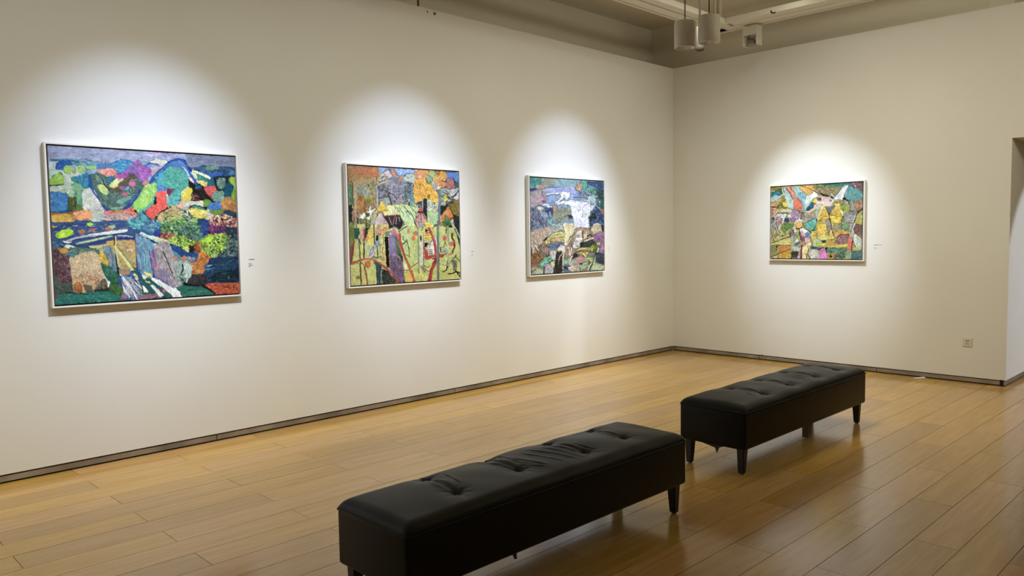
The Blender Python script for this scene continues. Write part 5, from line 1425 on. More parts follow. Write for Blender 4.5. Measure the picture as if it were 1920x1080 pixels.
ART4 = """
T 1438 332 12
P A8A878 70,210 1210,150 1210,1080 70,1080
P A89034 75,215 330,210 250,270 90,300
D 60 44 15 -20 40 B09840 947C28 7C7C34 | 75,215 330,215 320,280 90,300
P 4C6C34 240,260 330,240 330,380 260,420 90,430 90,350
D 40 50 15 -20 40 3C6030 5C7C40 | 230,250 330,260 320,400 240,400
P 2C84A0 90,380 200,310 280,300 320,370 240,420 90,450
D 70 44 14 -25 40 3494B4 2474A0 4CA0B0 2C6C84 | 90,380 280,310 260,400 90,450
P B0C8C4 80,460 180,400 250,400 260,480 100,560
D 70 36 13 -30 60 B8D0CC 8CB8C0 C8D4CC 6CA0B0 | 85,460 240,400 240,500 100,550
P D89C58 80,600 150,540 240,540 240,620 90,660
D 40 36 14 -10 50 E0A868 C88848 D8B878 | 85,590 240,550 230,640 90,655
P C08468 80,670 200,680 180,800 90,880
D 50 36 14 -30 50 D09878 A86C54 E0B898 | 85,670 190,690 170,790 90,870
L 3C201C 12 75,665 220,660
L 4C201C 18 95,740 140,745
P A8A44C 230,560 380,400 400,450 470,600 480,690 260,690
D 160 36 16 30 70 A8983C 7C7434 C8B850 6C6428 8C8C48 343420 | 240,540 380,410 460,600 450,690 260,680
P E0D050 350,560 440,560 470,640 400,680 350,630
P B8CCC8 340,210 380,215 600,500 600,700 480,690 460,570 400,450 380,360 340,380
D 140 50 14 60 40 C4D8D0 9CC0C4 D0D8C4 8CB4C0 B8D0C8 | 350,220 400,260 590,500 590,690 490,690 400,460
L D8D8D0 22 340,220 345,320
L 1C1C18 16 350,220 370,320
L C8D0C0 22 240,460 320,410 390,380
L 2C2C24 12 270,480 300,440 380,405
L A8AC88 26 270,470 230,600 210,700
P DC9080 410,215 520,200 600,330 650,420 740,500 790,580 790,750 600,710 600,520 590,460
D 220 44 15 60 30 E0907C D07C68 E8A490 D88C78 C86C58 | 415,215 510,210 640,420 740,500 780,600 770,720 610,700 600,480
P E07858 600,520 720,500 780,600 770,720 610,700
D 70 44 15 50 50 E88464 D06848 F09878 E07450 | 605,520 720,510 770,600 760,710 620,690
L 141014 14 420,230 500,340 580,490
L 6C3C34 9 500,210 620,340
P D0A878 520,200 590,205 650,380 600,330
P 6CACC4 590,200 650,190 840,350 880,400 990,390 1050,300 1150,400 1000,530 870,770 820,760 780,560 660,430
D 330 44 15 55 40 74B4C4 A4CCCC 8CC0C8 5CA0B8 B8D4D0 9CC8C8 | 600,200 660,200 860,390 990,400 1100,380 960,560 860,760 800,560 660,430
P C8D8D0 880,420 1050,360 1100,400 980,540 890,680 860,740 840,600
P E4E8E4 980,380 1060,310 1150,400 1050,470 980,500
L 3C4C50 10 590,310 640,380
L 3C3C34 7 690,460 770,560
P E8B058 700,200 1040,170 1040,280 980,380 900,390 840,330
D 90 44 15 30 50 F0BC64 E0A44C E8C480 D89848 | 710,205 1030,190 970,370 870,340
L 2C1C1C 12 740,190 850,210 960,250 1080,320 1150,390
L B0B8A8 8 680,210 840,360 900,400
P 8C8458 1040,180 1210,160 1210,240 1060,260
D 60 40 16 20 50 7C8C50 9C9068 5C6C3C B0A078 | 1050,180 1210,170 1210,240
P 9C7C64 1040,270 1210,240 1210,400 1150,380
D 50 50 16 10 40 A8886C 8C6C54 B49878 | 1060,270 1210,250 1210,390
P E0CC48 1000,550 1110,450 1130,560 1060,580
L 2C2420 14 1120,430 1130,520
P 345C84 900,700 1000,570 1060,610 1050,680 960,730 880,750
D 90 36 14 40 60 3C6C98 2C4C70 4C7CA0 203850 | 900,700 1000,570 1055,620 1040,680 920,740
L 2C2028 18 1010,560 1100,600
L E8D4B0 30 860,790 960,770 1050,710 1100,620
L E8CCB8 26 1060,700 1110,600
L 342C24 10 850,790 960,820 1080,760 1150,680
D 50 40 15 30 60 C8BCA8 D8C8B8 B8B8A8 | 1100,560 1210,540 1210,700 1100,680
P A89C8C 780,770 860,800 1000,820 1150,720 1140,860 1020,980 860,1050 780,1080 600,1080 540,1020 720,740
D 330 36 16 40 80 B0A494 988C7C BCB4A4 8C7C70 A8A08C C8C0B0 | 720,760 860,810 1140,740 1120,860 860,1040 800,1050 720,900
P A88CA8 540,740 700,740 720,900 620,1010 540,940 510,830
D 160 40 15 70 50 B494B4 9C7C98 C0A8C0 8C6C8C | 550,745 700,750 710,890 610,1000 520,840
D 110 40 14 75 40 8C7C7C 74646C A89898 5C5054 | 700,760 820,800 860,940 740,940
L 1C1818 12 90,670 300,685 500,710 620,720
L 2C2424 10 620,730 760,750 830,800
P C8C8A4 260,700 540,710 520,800 400,800 200,790
D 90 40 15 5 40 D4D0B0 B0AC80 B8C4A8 E0D8C0 A89C5C | 250,700 560,720 520,800 240,780
D 30 34 15 70 30 A8943C 8C6C34 C8B848 | 240,690 320,700 310,780 240,780
L 18181C 16 240,800 400,800 520,820
L 1C1C20 18 250,640 190,780
L C8C4B4 18 230,720 160,860 100,900
L 14141C 16 240,810 160,900
P D0D4D0 150,900 240,820 440,820 440,900 380,1050 200,1050
D 120 50 15 70 40 D8DCDC C0C8C4 E4E4DC B8BCB4 | 200,880 430,830 380,1040 200,1040
P B88C9C 200,900 300,880 340,960 320,1060 210,1070
D 60 44 15 75 30 C498A8 A87C8C D0A8B0 | 205,910 300,890 320,1060 220,1060
L 14141C 16 440,860 380,1040
P D8D8DC 460,850 520,830 540,900 480,920
P 344C84 420,950 470,920 500,1000 440,1040
P 2C3434 80,920 140,900 150,980 90,1000
D 70 36 15 50 60 2C3834 7C8C84 4C5C54 A8B4AC | 80,900 170,920 180,1080 80,1080
L 201C24 14 660,940 590,1040
P D8D4CC 620,1020 720,930 820,960 820,1040 680,1020
P D8B060 670,1050 760,1010 790,1080 670,1080
P 6CB4A8 860,1060 1110,900 1110,1080 840,1080
L 242C2C 10 850,1055 980,990 1130,880
P D8C038 1140,900 1210,720 1210,1080 1130,1080
L E8E0A0 10 1210,720 1150,880
T 1530 332 12
P 8C8C60 0,150 640,110 600,200 420,420 300,360 0,360
D 260 50 16 5 40 6C8C54 3C6C4C 8C9C60 4C7C58 A8A070 2C5C48 | 0,150 640,110 600,200 480,240 100,240 0,220
D 160 50 16 5 50 9C8868 A89070 7C6C4C 8C7C54 5C4C3C B49C78 | 0,230 300,250 460,280 400,420 180,400 0,340
P 3C2C24 60,340 300,400 240,430 120,400
P E8E8E4 0,360 40,400 0,440
P D8C8C0 30,430 110,420 250,450 330,470 400,500 400,560 330,640 240,660 130,600 0,600 0,540
D 160 44 15 20 60 E0D0CC D0BCB8 E8D8D8 C8C4B8 D8B4B4 | 60,430 380,490 320,640 140,590 0,590
P 6C5C30 30,450 110,450 120,510 40,530
P E0B8B4 130,430 200,440 180,500
P D4D8D8 310,350 370,370 400,420 380,440
P 3C4450 320,430 380,430 390,470 350,460
P 34343C 300,510 360,510 330,550
P D4D4D8 400,470 520,320 620,200 730,180 690,260 640,370 620,470 540,500 440,500
D 150 60 15 -60 30 DCDCE4 C4C8CC E4E4E8 D0D0D4 | 430,480 620,210 720,190 620,460 480,490
L 141418 13 730,185 680,280 640,370 620,450
L 1C1818 22 600,480 640,460
L 4C5C54 7 430,430 560,240
P 5CA0A8 690,280 740,190 880,240 1030,310 1030,520 940,560 800,540 640,440
D 260 44 15 30 70 64A8B0 4C8CA4 7CB4AC 4C8C8C 84B094 5C9CA0 6CA08C | 700,280 740,200 1020,310 1030,500 900,560 780,530 660,430
P 7C6464 740,150 1040,100 1040,310 880,230
D 90 44 15 20 60 8C7070 6C5458 9C7C74 7C5C68 | 760,150 1040,110 1040,300 900,220
P 4C6C84 640,130 740,140 880,230 740,180
L D8D0D4 14 870,180 890,210
P 2C7468 160,140 620,110 640,180 440,170 200,170
D 60 60 16 5 20 247C6C 3C8C78 1C5C54 | 170,140 640,120 620,180 200,170
P 8C8C50 380,560 520,490 620,540 680,620 560,680 520,600 440,580 400,620
D 150 40 15 20 60 9C9C5C 7C7C44 B0B070 A8A068 5C6034 | 370,570 520,490 660,560 640,640 540,640 400,620
D 130 40 16 60 60 8C9C34 A8B050 6C7C2C B8C868 | 560,640 720,620 740,760 660,780 560,690
L 2C2C2C 12 640,470 720,520 770,600 760,660
L 2C2824 18 760,490 770,530
P A8A49C 640,520 720,560 730,610 680,620
D 200 44 16 70 60 7C8478 9C9C8C 5C6C64 B8B0A0 8C7C6C A89C90 | 760,540 1030,480 1030,700 930,780 760,760
P C8A088 880,600 960,560 1040,480 1040,680 940,720 890,700
D 70 44 16 75 30 D0A88C A87C5C C49070 8C6C44 | 890,600 1035,500 1035,680 920,720
L 8C5C2C 20 980,560 960,700 930,770
P DCBC4C 40,940 180,610 200,620 280,860 300,900 180,980 100,1000
D 280 44 16 60 60 E8C854 D0AC40 F0D870 C8A048 DCB850 A88C3C | 60,920 185,620 270,860 180,970 90,990
L F0E898 10 180,610 60,880 40,960
L E8E4B0 8 190,610 250,780
L 5C4424 11 100,960 150,900 240,860
P D8B84C 310,840 420,680 430,600 500,580 520,660 610,850 560,880 310,840
D 200 40 16 50 60 E0C458 C8A444 B08C34 E8D068 A8843C | 320,830 430,700 510,680 590,850 560,880
D 80 40 15 20 60 E8C860 D0A84C E8D488 | 430,600 510,590 530,650 440,690
L F0E890 12 510,680 560,760 610,850
P E4D038 300,860 560,890 560,1060 380,1080 340,980
D 200 40 16 30 60 ECD840 D8C434 F0E460 C8B43C | 310,870 550,890 540,1040 380,1060
L 5C3C24 14 290,840 400,860 560,890
L 1C181C 14 210,660 290,850 350,1060
L 2C2C24 12 420,650 300,830
P 4C7C54 220,680 300,780 280,840 240,740
P 7C7C80 240,660 410,650 380,720 300,820 240,720
D 80 36 15 50 50 74747C 8C8C90 5C8464 6C6C74 | 240,660 400,660 300,820
P 909498 630,800 900,770 900,880 860,1040 640,1000
D 220 50 16 10 60 9CA0A0 84888C A8A8A4 747474 8C8480 | 640,800 900,780 880,900 850,1040 640,1020
L 24242C 12 740,770 840,765
L 3C3C34 9 620,860 630,1020
L 24242C 14 660,1010 820,1035
P 6C8464 560,940 630,900 630,1040 560,1060
P C0B85C 880,1040 920,860 1040,740 1040,1080
D 130 44 16 70 40 C8C068 A8A44C D4CC7C 8C8C3C | 900,1020 930,870 1035,760 1035,1060
L 2C1C18 13 1040,690 960,770 910,870 860,1020 840,1080
L D0D4D8 12 890,840 820,1060
L 3C2420 14 890,1040 1040,1080
D 130 40 16 60 60 A89C94 8C8078 C0B4AC 74685C | 210,960 290,960 340,1080 210,1080
P E4D04C 0,1000 200,960 200,1080 0,1080
D 60 34 15 40 60 ECD858 8C7434 D8BC48 5C4C34 | 30,980 200,970 200,1080 40,1080
D 60 34 15 40 60 B0B8AC A8A89C D0CCC0 A8C4B8 | 0,600 60,620 40,900 0,980
L 24404C 16 10,940 0,1080
T 1438 410 12.71
P B0B068 80,100 1271,60 1271,950 90,950
D 160 50 15 70 50 98A89C 7C9088 B8C0B4 3C4444 C8C8BC | 90,90 240,100 240,260 100,280
L C8C0B4 26 180,60 230,240
P B88898 220,0 370,0 340,130 290,240 240,180 210,100
D 90 44 15 75 30 C494A4 A87888 D8B8BC 98687C | 225,0 360,0 320,160 250,180
L E0DCD8 20 270,260 330,140
L 1C1C24 16 200,100 260,260
L 1C1C24 16 430,0 400,110
P 34508C 420,40 480,0 530,0 490,80 430,90
P 9C8498 500,0 680,0 640,80 560,90
P 5C8C4C 340,220 450,100 640,120 640,220 520,270 420,320 370,320
D 200 40 16 -20 70 5C9C54 7CA85C 3C6C34 98A85C 4C7C44 8C8C44 | 340,220 460,100 620,130 600,220 400,320
L 2C3824 10 340,160 480,90 560,150
L 1C2C1C 14 380,350 440,340
P C8BC80 150,280 300,260 420,340 560,420 300,450 180,480 100,560
D 260 40 15 30 80 D0C490 A8986C E0D4A8 7C7450 B0A880 5C5440 | 90,280 340,290 420,360 540,420 300,450 100,560
L 1C1814 20 330,410 400,410
L 3C3424 9 150,340 200,430 250,400
L 242018 11 100,340 160,500 180,560
P DCC468 420,440 520,340 560,430
P 7C7078 520,330 590,260 660,300 650,420 580,480
D 110 50 15 70 40 847880 5C5460 A09498 44404C | 530,320 650,280 660,420 600,560 560,420
D 90 50 15 75 30 B4A8A8 948C8C C8C0B8 | 560,440 660,420 680,580 620,600
P 94A474 650,420 700,330 770,340 740,440 680,580 640,560
D 60 44 15 80 20 9CB080 849868 | 660,420 760,350 690,560
P E0DCBC 660,560 740,450 760,560 680,620
P D8D084 90,600 300,520 550,460 570,600 480,640 100,640
D 160 44 16 10 50 E0DC90 C8C470 D4CC68 A8AC58 ECE4A8 | 100,600 540,470 560,600 120,640
L 1C1814 15 80,600 240,540 400,480 550,430
L 2C2418 9 100,640 300,630 560,635
P A8A468 90,660 250,660 260,800 100,900
D 120 50 16 75 40 A8A860 8C8C50 9C9878 6C6C48 B8B070 | 90,660 250,670 250,800 100,900
L 1C181C 34 235,665 240,690
P D88C3C 290,640 560,640 570,720 300,820
D 120 44 16 0 60 E09848 C87830 E0A860 D08858 | 300,650 560,650 560,720 320,800
P D0A030 280,850 560,760 580,940 290,950
D 140 44 16 10 60 D8A838 C09028 E0B448 B8942C | 290,860 560,770 570,930 300,940
P D0BC98 100,930 270,860 270,940 120,950
L 241C14 13 100,920 300,830 570,730
L 5C2C1C 10 265,900 270,950
P E0B058 640,180 700,90 800,80 850,180 780,210 700,210
D 80 40 15 20 60 ECC070 D09C48 E8C890 | 650,180 720,90 830,120 840,200 700,200
L D8D4C8 30 660,120 700,40 780,30
L 201818 26 700,230 780,240 830,210
L 2C2424 12 840,60 870,180
P E0D0B0 600,200 660,180 700,220 640,260
P D8D0D0 640,260 720,250 700,330 650,330
P 6CB8A8 880,130 1040,30 1170,0 1180,160 1160,260 1040,290 940,240
D 220 50 15 60 50 74C4B4 58A494 8CD0C0 64B4A4 4C9C90 | 890,130 1160,10 1160,240 1040,280 940,230
L 20302C 14 870,120 1000,50 1080,0
L 182824 14 880,190 960,260 1060,330
L 24403C 22 1190,0 1170,180 1100,270
L 20241C 20 1060,290 1180,270
P E8D8D8 800,240 870,230 970,300 920,400 840,390 780,300
D 40 50 15 50 40 F0E0E4 E0BCC4 E8E4E4 | 800,240 950,300 900,390 810,340
L 4C2430 16 830,300 870,360 920,360
P 8C5C68 770,260 830,400 900,440 900,520 820,520 780,400
D 60 44 15 65 30 A06C78 7C4858 B88490 | 780,300 880,440 870,540 800,500
L 3C1824 15 770,260 790,420 830,520 850,560
P 4C7CC8 900,440 950,310 1030,330 1000,420 920,470
L 5C8CD8 22 980,320 920,460
L 141820 12 990,290 1060,350
L D8DCEC 9 940,300 1020,340
P D8A8B8 920,480 1030,430 1040,520 960,570 900,600 850,580
D 50 40 15 40 60 E0B8C4 C490A4 ECD0D8 | 920,480 1030,440 1030,520 900,590
P 5C7CA0 640,660 700,580 790,540 800,600 700,650
L 2C3448 12 640,660 760,580
L B83C5C 12 650,665 690,655
P D8A0A8 820,560 900,540 880,640 840,660
L B43C54 14 850,560 890,640
L 3C1820 14 900,530 910,620
P C894A8 790,640 830,640 800,940 750,950
L 5C1828 30 840,640 820,780 820,950
P F0DCA8 850,700 950,640 1000,570 1070,570 1040,660 980,790 940,860 940,950 850,950
D 140 60 16 75 30 F4E4B4 E8D09C F8E8C0 ECD8A0 | 860,700 1050,590 980,790 930,940 860,940
L 5C3C24 12 960,650 980,720
L 201814 16 1010,640 990,780 940,870 950,940
L 201814 12 970,860 1040,950
L 4C3824 10 1070,560 1090,640 1040,680
D 60 36 15 60 50 D8D8D0 A8B4B4 5C6C7C C8D0CC | 600,680 780,620 780,760 600,770
P C4D0D0 700,680 770,640 770,760 710,790
L 2C3434 14 590,770 740,800
P 3C3C38 590,790 760,800 720,940 590,945
D 100 44 15 10 60 4C4C44 2C2C28 5C5C54 343434 | 590,800 750,810 720,930 600,940
P C8B8C4 730,910 780,880 800,950 730,950
P D4D4C4 1030,780 1100,730 1220,760 1250,850 1230,950 1050,950 1010,860
D 160 44 15 30 70 DCDCD0 C4C4B4 E4E4DC B0B4A4 D0D0BC | 1030,790 1110,740 1230,790 1220,940 1060,940
P 2C5C94 1040,680 1110,660 1271,700 1271,800 1160,740 1050,720
D 60 50 15 15 30 3470A8 244C7C | 1050,680 1260,710 1260,770
P D8D058 1060,320 1271,260 1271,440 1100,500 1050,440
D 140 40 16 30 70 E0D860 C8BC50 D8C868 A8A04C E8D078 | 1060,320 1260,290 1260,430 1080,490
P C8CC94 1110,520 1271,460 1271,600 1120,650
D 80 50 16 0 40 D0D4A0 B8C084 D8D8B0 | 1120,520 1260,480 1260,600 1120,640
L D8E048 20 1130,650 1271,610
L 2C241C 12 1020,420 1060,540
T 1530 410 12.71
P B0A460 0,100 1090,60 1100,970 0,950
P E0CC48 20,150 220,110 260,300 200,340 20,400
D 300 40 16 50 70 E4D04C D0B840 ECDC70 C8AC38 B89C3C E8C45C | 20,150 220,110 260,300 180,440 20,400
P E8B060 20,310 100,280 120,400 40,400
P D8D070 40,480 180,360 300,430 300,500 120,500
D 110 40 16 20 70 E0D87C C8C060 E4DC94 | 40,470 200,370 300,440 280,490
P 9C9490 240,50 330,30 370,260 300,340 260,200
D 130 44 16 70 40 A89C98 8C8480 B4ACA4 74706C | 240,60 330,50 370,250 300,320
P E8D03C 370,0 560,0 540,130 420,90
D 80 40 16 50 60 ECD850 D8C038 F0E068 | 370,0 560,0 530,120 420,80
L 1C181C 15 340,0 380,260 430,410
D 200 44 16 60 60 B0A468 98946C C4B880 84845C A89C78 | 390,120 560,100 560,260 400,300
P 6C9068 580,130 790,120 790,300 620,280
D 160 50 16 20 60 749C70 5C8058 8CAC84 7C946C | 560,130 790,130 790,290 600,280
L 34402C 10 610,60 620,260
P 9CA09C 690,0 900,0 860,100 700,100
D 60 44 16 10 50 A8ACA8 8C908C BCBCB8 | 680,0 890,0 850,90 700,90
L 1C2024 16 680,90 860,100
P A8A8AC 810,120 900,120 870,330 820,330
P C4BC5C 950,60 960,0 1100,0 1100,150
D 60 40 16 70 40 CCC468 ACA84C | 960,0 1095,0 1090,130 960,70
L 241C18 16 940,120 1100,160
P 7C5C58 900,140 1100,170 1100,430 1000,360 900,340
D 160 50 16 40 60 886460 6C504C 987470 74605C | 910,140 1090,180 1090,400 920,330
P D0A44C 440,340 560,260 680,280 800,320 800,360 600,370 480,420
D 150 44 16 -10 60 D8AC54 C0903C E4C068 B07C44 | 430,340 580,270 790,320 780,370 500,400
P 8C6C64 460,600 500,470 600,370 800,380 770,600 560,620
D 260 50 16 -20 60 987470 7C5C58 A8847C C88C84 6C4C48 B09088 | 470,580 600,380 800,390 760,600 560,620
L 1C1414 14 480,470 590,370
L D8C0A8 14 480,440 570,370
L 2C1C1C 12 600,380 800,380
P E8D468 320,480 350,260 380,280 420,440 430,490 320,505
D 80 50 16 80 20 F0DC74 E0C85C | 325,480 355,280 410,460
L 2C2018 13 310,505 440,500
L 2C2018 12 300,400 330,270
P CCA848 250,520 440,520 440,600 380,660 270,660
D 80 44 16 0 50 D4B050 BC9840 DCC070 | 255,520 430,530 370,650 270,650
P B0C090 0,480 120,500 240,520 240,610 100,600 0,600
D 90 44 16 10 60 B8CC9C C8D4A8 9CB084 | 0,480 220,530 220,600 0,600
E 3C3C3C 190,550 60,36
P D0DC38 0,620 100,590 240,610 200,640 0,650
P 3C6C98 0,680 110,690 90,770 0,720
P E0D060 260,690 400,650 640,620 780,600 780,660 600,680 400,700
D 110 50 16 -5 40 D8C858 C8B84C E4D874 A8A44C | 200,660 780,610 770,660 300,700
P 1C2420 110,700 280,690 280,760 260,840 240,740 100,760
L 2C3C34 14 280,705 540,700
P 5C9484 280,740 400,710 580,720 580,790 400,830 290,820
D 150 50 16 0 40 649C8C 4C8474 74AC98 548C7C | 280,730 580,730 560,800 300,820
P 4C7C54 590,700 730,680 740,820 600,840
D 110 44 16 60 60 548458 3C6C48 6C946C 7C8C4C | 590,700 740,690 730,900 600,880
L D0D4D8 26 930,100 880,240 850,340
L A8A4A4 60 870,320 850,440
D 60 50 16 -75 20 B4B0B0 949090 C8C4C4 | 830,300 910,300 880,440 820,440
P E06C60 790,470 880,460 860,620 830,760 750,740 770,560
D 130 50 16 -80 20 E8786C D05C54 F0887C | 790,480 870,480 830,740 760,730
L 1C1818 14 940,0 900,120 830,330
L 2C1818 20 890,480 870,600 850,760
P C8D4D0 890,480 920,370 960,370 1060,460 1090,540 1080,680 960,700
D 160 50 15 50 60 D0DCD8 B8C4BC DCE4E0 A8B8AC | 900,480 950,380 1080,540 1070,680 970,690
L 2C2820 14 970,350 1060,430 1100,460
L 4C3C2C 13 890,540 930,660 960,710
P C0B468 870,680 960,710 1080,700 1090,740 980,800 880,760
D 80 44 16 -15 50 C8BC70 A89C58 D4C888 | 880,690 1080,700 970,790
P 54788C 860,800 1100,760 1100,970 860,960
D 260 60 16 5 40 4C7C80 5C8C8C 3C6468 6C9490 4C7078 | 860,790 1095,760 1095,960 860,960
P 98A88C 720,790 840,770 850,950 700,950
D 90 50 16 85 20 A4B498 8C9C80 B4C4A8 | 725,790 835,780 830,940 710,940
P D884C8 110,740 160,710 220,740 260,830 280,880 260,950 90,960 80,860
D 170 40 16 50 60 E090D4 C870B8 E8A0DC D080C0 | 115,740 210,730 270,880 240,950 90,950
P C08444 270,890 330,850 420,840 450,930 280,950
D 60 36 16 20 60 CC9050 A86C34 D8A870 | 280,890 430,850 440,930 290,940
E 1C1C18 360,900 34,26
D 130 40 16 30 70 4C6C5C 2C3430 6C8C74 7C9C88 1C2420 | 460,850 600,800 700,860 700,950 460,950
L E0E0D8 14 510,945 540,945
D 60 40 15 30 60 D4D4C4 C4C4B4 | 0,760 70,790 70,950 0,950
"""

def lin(h):
    c = np.array([int(h[i:i+2], 16)/255.0 for i in (0, 2, 4)])
    return np.where(c <= .04045, c/12.92, ((c+.055)/1.055)**2.4)
def vnoise(rs, h, w, cell):
    gh, gw = int(h/cell)+3, int(w/cell)+3; g = rs.rand(gh, gw)
    y = np.arange(h)/cell; x = np.arange(w)/cell; iy = y.astype(int); ix = x.astype(int)
    fy = y-iy; fx = x-ix; fy = (fy*fy*(3-2*fy))[:, None]; fx = (fx*fx*(3-2*fx))[None]
    return (g[np.ix_(iy, ix)]*(1-fy)*(1-fx)+g[np.ix_(iy+1, ix)]*fy*(1-fx)+g[np.ix_(iy, ix+1)]*(1-fy)*fx+g[np.ix_(iy+1, ix+1)]*fy*fx)-.5
def inside(px, py, P):
    r = np.zeros(px.shape, bool); n = len(P)
    for i in range(n):
        x1, y1 = P[i]; x2, y2 = P[i-1]
        if y1 == y2: continue
        c = ((y1 > py) != (y2 > py)) & (px < (x2-x1)*(py-y1)/(y2-y1)+x1); r ^= c
    return r
def rasterize(text, quad, ss, seed):
    """strokes -> colour and paint-height fields over the canvas outline"""
    rs = np.random.RandomState(seed); rnd = random.Random(seed)
    q = np.array(quad); ox0, oy0 = q.min(0)-4; ox1, oy1 = q.max(0)+4
    w, h = int((ox1-ox0)*ss), int((oy1-oy0)*ss)
    img = np.zeros((h, w, 3)); hgt = np.zeros((h, w)); done = np.zeros((h, w))
    wx = vnoise(rs, h, w, 3.2*ss)*1.4*ss+vnoise(rs, h, w, 1.2*ss)*0.9*ss
    wy = vnoise(rs, h, w, 3.2*ss)*1.4*ss+vnoise(rs, h, w, 1.2*ss)*0.9*ss
    gy, gx = np.mgrid[0:h, 0:w].astype(float)
    gx += .5; gy += .5
    fine = vnoise(rs, h, w, .9*ss)*.22+vnoise(rs, h, w, 2.5*ss)*.18
    tx, ty, ts = 0, 0, 1
    def tp(s):
        a = s.split(','); return ((tx+float(a[0])/ts-ox0)*ss, (ty+float(a[1])/ts-oy0)*ss)
    def region(xa, ya, xb, yb):
        return max(0, int(ya)-2), min(h, int(yb)+3), max(0, int(xa)-2), min(w, int(xb)+3)
    def put(sl, m, col, dh, al=1.0):
        y0, y1, x0, x1 = sl
        v = 1+fine[y0:y1, x0:x1][m]*.55
        al = np.where(done[y0:y1, x0:x1][m] > 0, al, 1.0)[:, None]; img[y0:y1, x0:x1][m] = col*v[:, None]*al+img[y0:y1, x0:x1][m]*(1-al); done[y0:y1, x0:x1][m] = 1; hh = hgt[y0:y1, x0:x1]; hh[m] = hh[m]*.5+dh+fine[y0:y1, x0:x1][m]
    def seg(sl, pts, wd, warp=1.0):
        y0, y1, x0, x1 = sl; X = gx[y0:y1, x0:x1]+wx[y0:y1, x0:x1]*warp; Y = gy[y0:y1, x0:x1]+wy[y0:y1, x0:x1]*warp
        m = np.zeros(X.shape, bool)
        for (ax, ay), (bx, by) in zip(pts[:-1], pts[1:]):
            dx, dy = bx-ax, by-ay; L2 = dx*dx+dy*dy+1e-9
            t = np.clip(((X-ax)*dx+(Y-ay)*dy)/L2, 0, 1); m |= (X-ax-t*dx)**2+(Y-ay-t*dy)**2 < (wd/2)**2
        return m
    for ln in text.strip().split('\n'):
        f = ln.split()
        if f[0] == 'T': tx, ty, ts = map(float, f[1:4]); k = ss/ts
        elif f[0] == 'P':
            P = [tp(s) for s in f[2:]]; a = np.array(P); sl = region(*(a.min(0)-3), *(a.max(0)+3)); y0, y1, x0, x1 = sl
            if y1 <= y0 or x1 <= x0: continue
            put(sl, inside(gx[y0:y1, x0:x1]+wx[y0:y1, x0:x1], gy[y0:y1, x0:x1]+wy[y0:y1, x0:x1], P), lin(f[1]), .2)
            if (a.max(0)-a.min(0)).max() < 45*ss:   # broken dark contour
                m = seg(sl, P+[P[0]], .9*ss) & (wx[y0:y1, x0:x1] > -.05*ss)
                img[y0:y1, x0:x1][m] *= .45
        elif f[0] == 'L':
            wd = max(float(f[2])*k, .95*ss); P = [tp(s) for s in f[3:]]; a = np.array(P); sl = region(*(a.min(0)-wd-2), *(a.max(0)+wd+2))
            if sl[1] <= sl[0] or sl[3] <= sl[2]: continue
            put(sl, seg(sl, P, wd, .6), lin(f[1]), .35)
        elif f[0] == 'E':
            cx, cy = tp(f[2]); rr_, ry_ = f[3].split(',')
            rx, ry = float(rr_)*k, float(ry_)*k; sl = region(cx-rx-3, cy-ry-3, cx+rx+3, cy+ry+3); y0, y1, x0, x1 = sl
            put(sl, ((gx[y0:y1, x0:x1]+wx[y0:y1, x0:x1]-cx)/rx)**2+((gy[y0:y1, x0:x1]+wy[y0:y1, x0:x1]-cy)/ry)**2 < 1, lin(f[1]), .3)
        elif f[0] == 'D':
            n, ln_, wd, ang, spr = int(f[1]), float(f[2])*k, float(f[3])*k, float(f[4]), float(f[5])
            i = f.index('|'); cols = [lin(c) for c in f[6:i]]; P = [tp(s) for s in f[i+1:]]; a = np.array(P); mn, mxx = a.min(0), a.max(0)
            xs = mn[0]+rs.rand(n*4)*(mxx[0]-mn[0]); ys = mn[1]+rs.rand(n*4)*(mxx[1]-mn[1]); ok = inside(xs, ys, P); xs, ys = xs[ok][:n], ys[ok][:n]
            for x, y in zip(xs, ys):
                t = math.radians(ang+rs.uniform(-spr, spr)); l = ln_*rs.uniform(.25, .6); dx, dy = math.cos(t)*l, math.sin(t)*l
                wv = max(wd*rs.uniform(.6, 1.3), .8*ss); c = cols[rs.randint(len(cols))]
                bend = rs.uniform(-.25, .25); pts = [(x-dx, y-dy), (x-dy*bend, y+dx*bend), (x+dx, y+dy)]
                sl = region(x-abs(dx)-wv, y-abs(dy)-wv, x+abs(dx)+wv, y+abs(dy)+wv)
                if sl[1] <= sl[0] or sl[3] <= sl[2]: continue
                put(sl, seg(sl, pts, wv, .5), c*rs.uniform(.88, 1.12), .25+rs.uniform(0, .25), rs.uniform(.65, 1.0))
    # ground between the strokes: the neighbouring colours drawn together, broken by the brush
    acc = img*done[..., None]; wgt = done.copy()
    def blur(A, r):
        for ax in (0, 1):
            pad = [(0, 0)]*A.ndim; pad[ax] = (r+1, r); c = np.cumsum(np.pad(A, pad, 'edge'), axis=ax); n = A.shape[ax]
            A = (np.take(c, np.arange(2*r+1, 2*r+1+n), ax)-np.take(c, np.arange(0, n), ax))/(2*r+1)
        return A
    fill = np.zeros_like(img); fw_ = np.zeros_like(done)
    for r in (2, 5, 12, 30):
        a_, b_ = blur(acc, r), blur(wgt, r); k_ = 10.0**(-r); need = (fw_ < 1e-6) & (b_ > .02)
        fill[need] = a_[need]/b_[need][:, None]; fw_[need] = 1
    hole = done < .5
    img[hole] = (fill*(1+vnoise(rs, h, w, 2*ss)*.9+vnoise(rs, h, w, 1.1*ss)*.7)[..., None])[hole]
    img *= (1+vnoise(rs, h, w, 1.6*ss)*.24+vnoise(rs, h, w, .8*ss)*.12+vnoise(rs, h, w, 7*ss)*.30)[..., None]
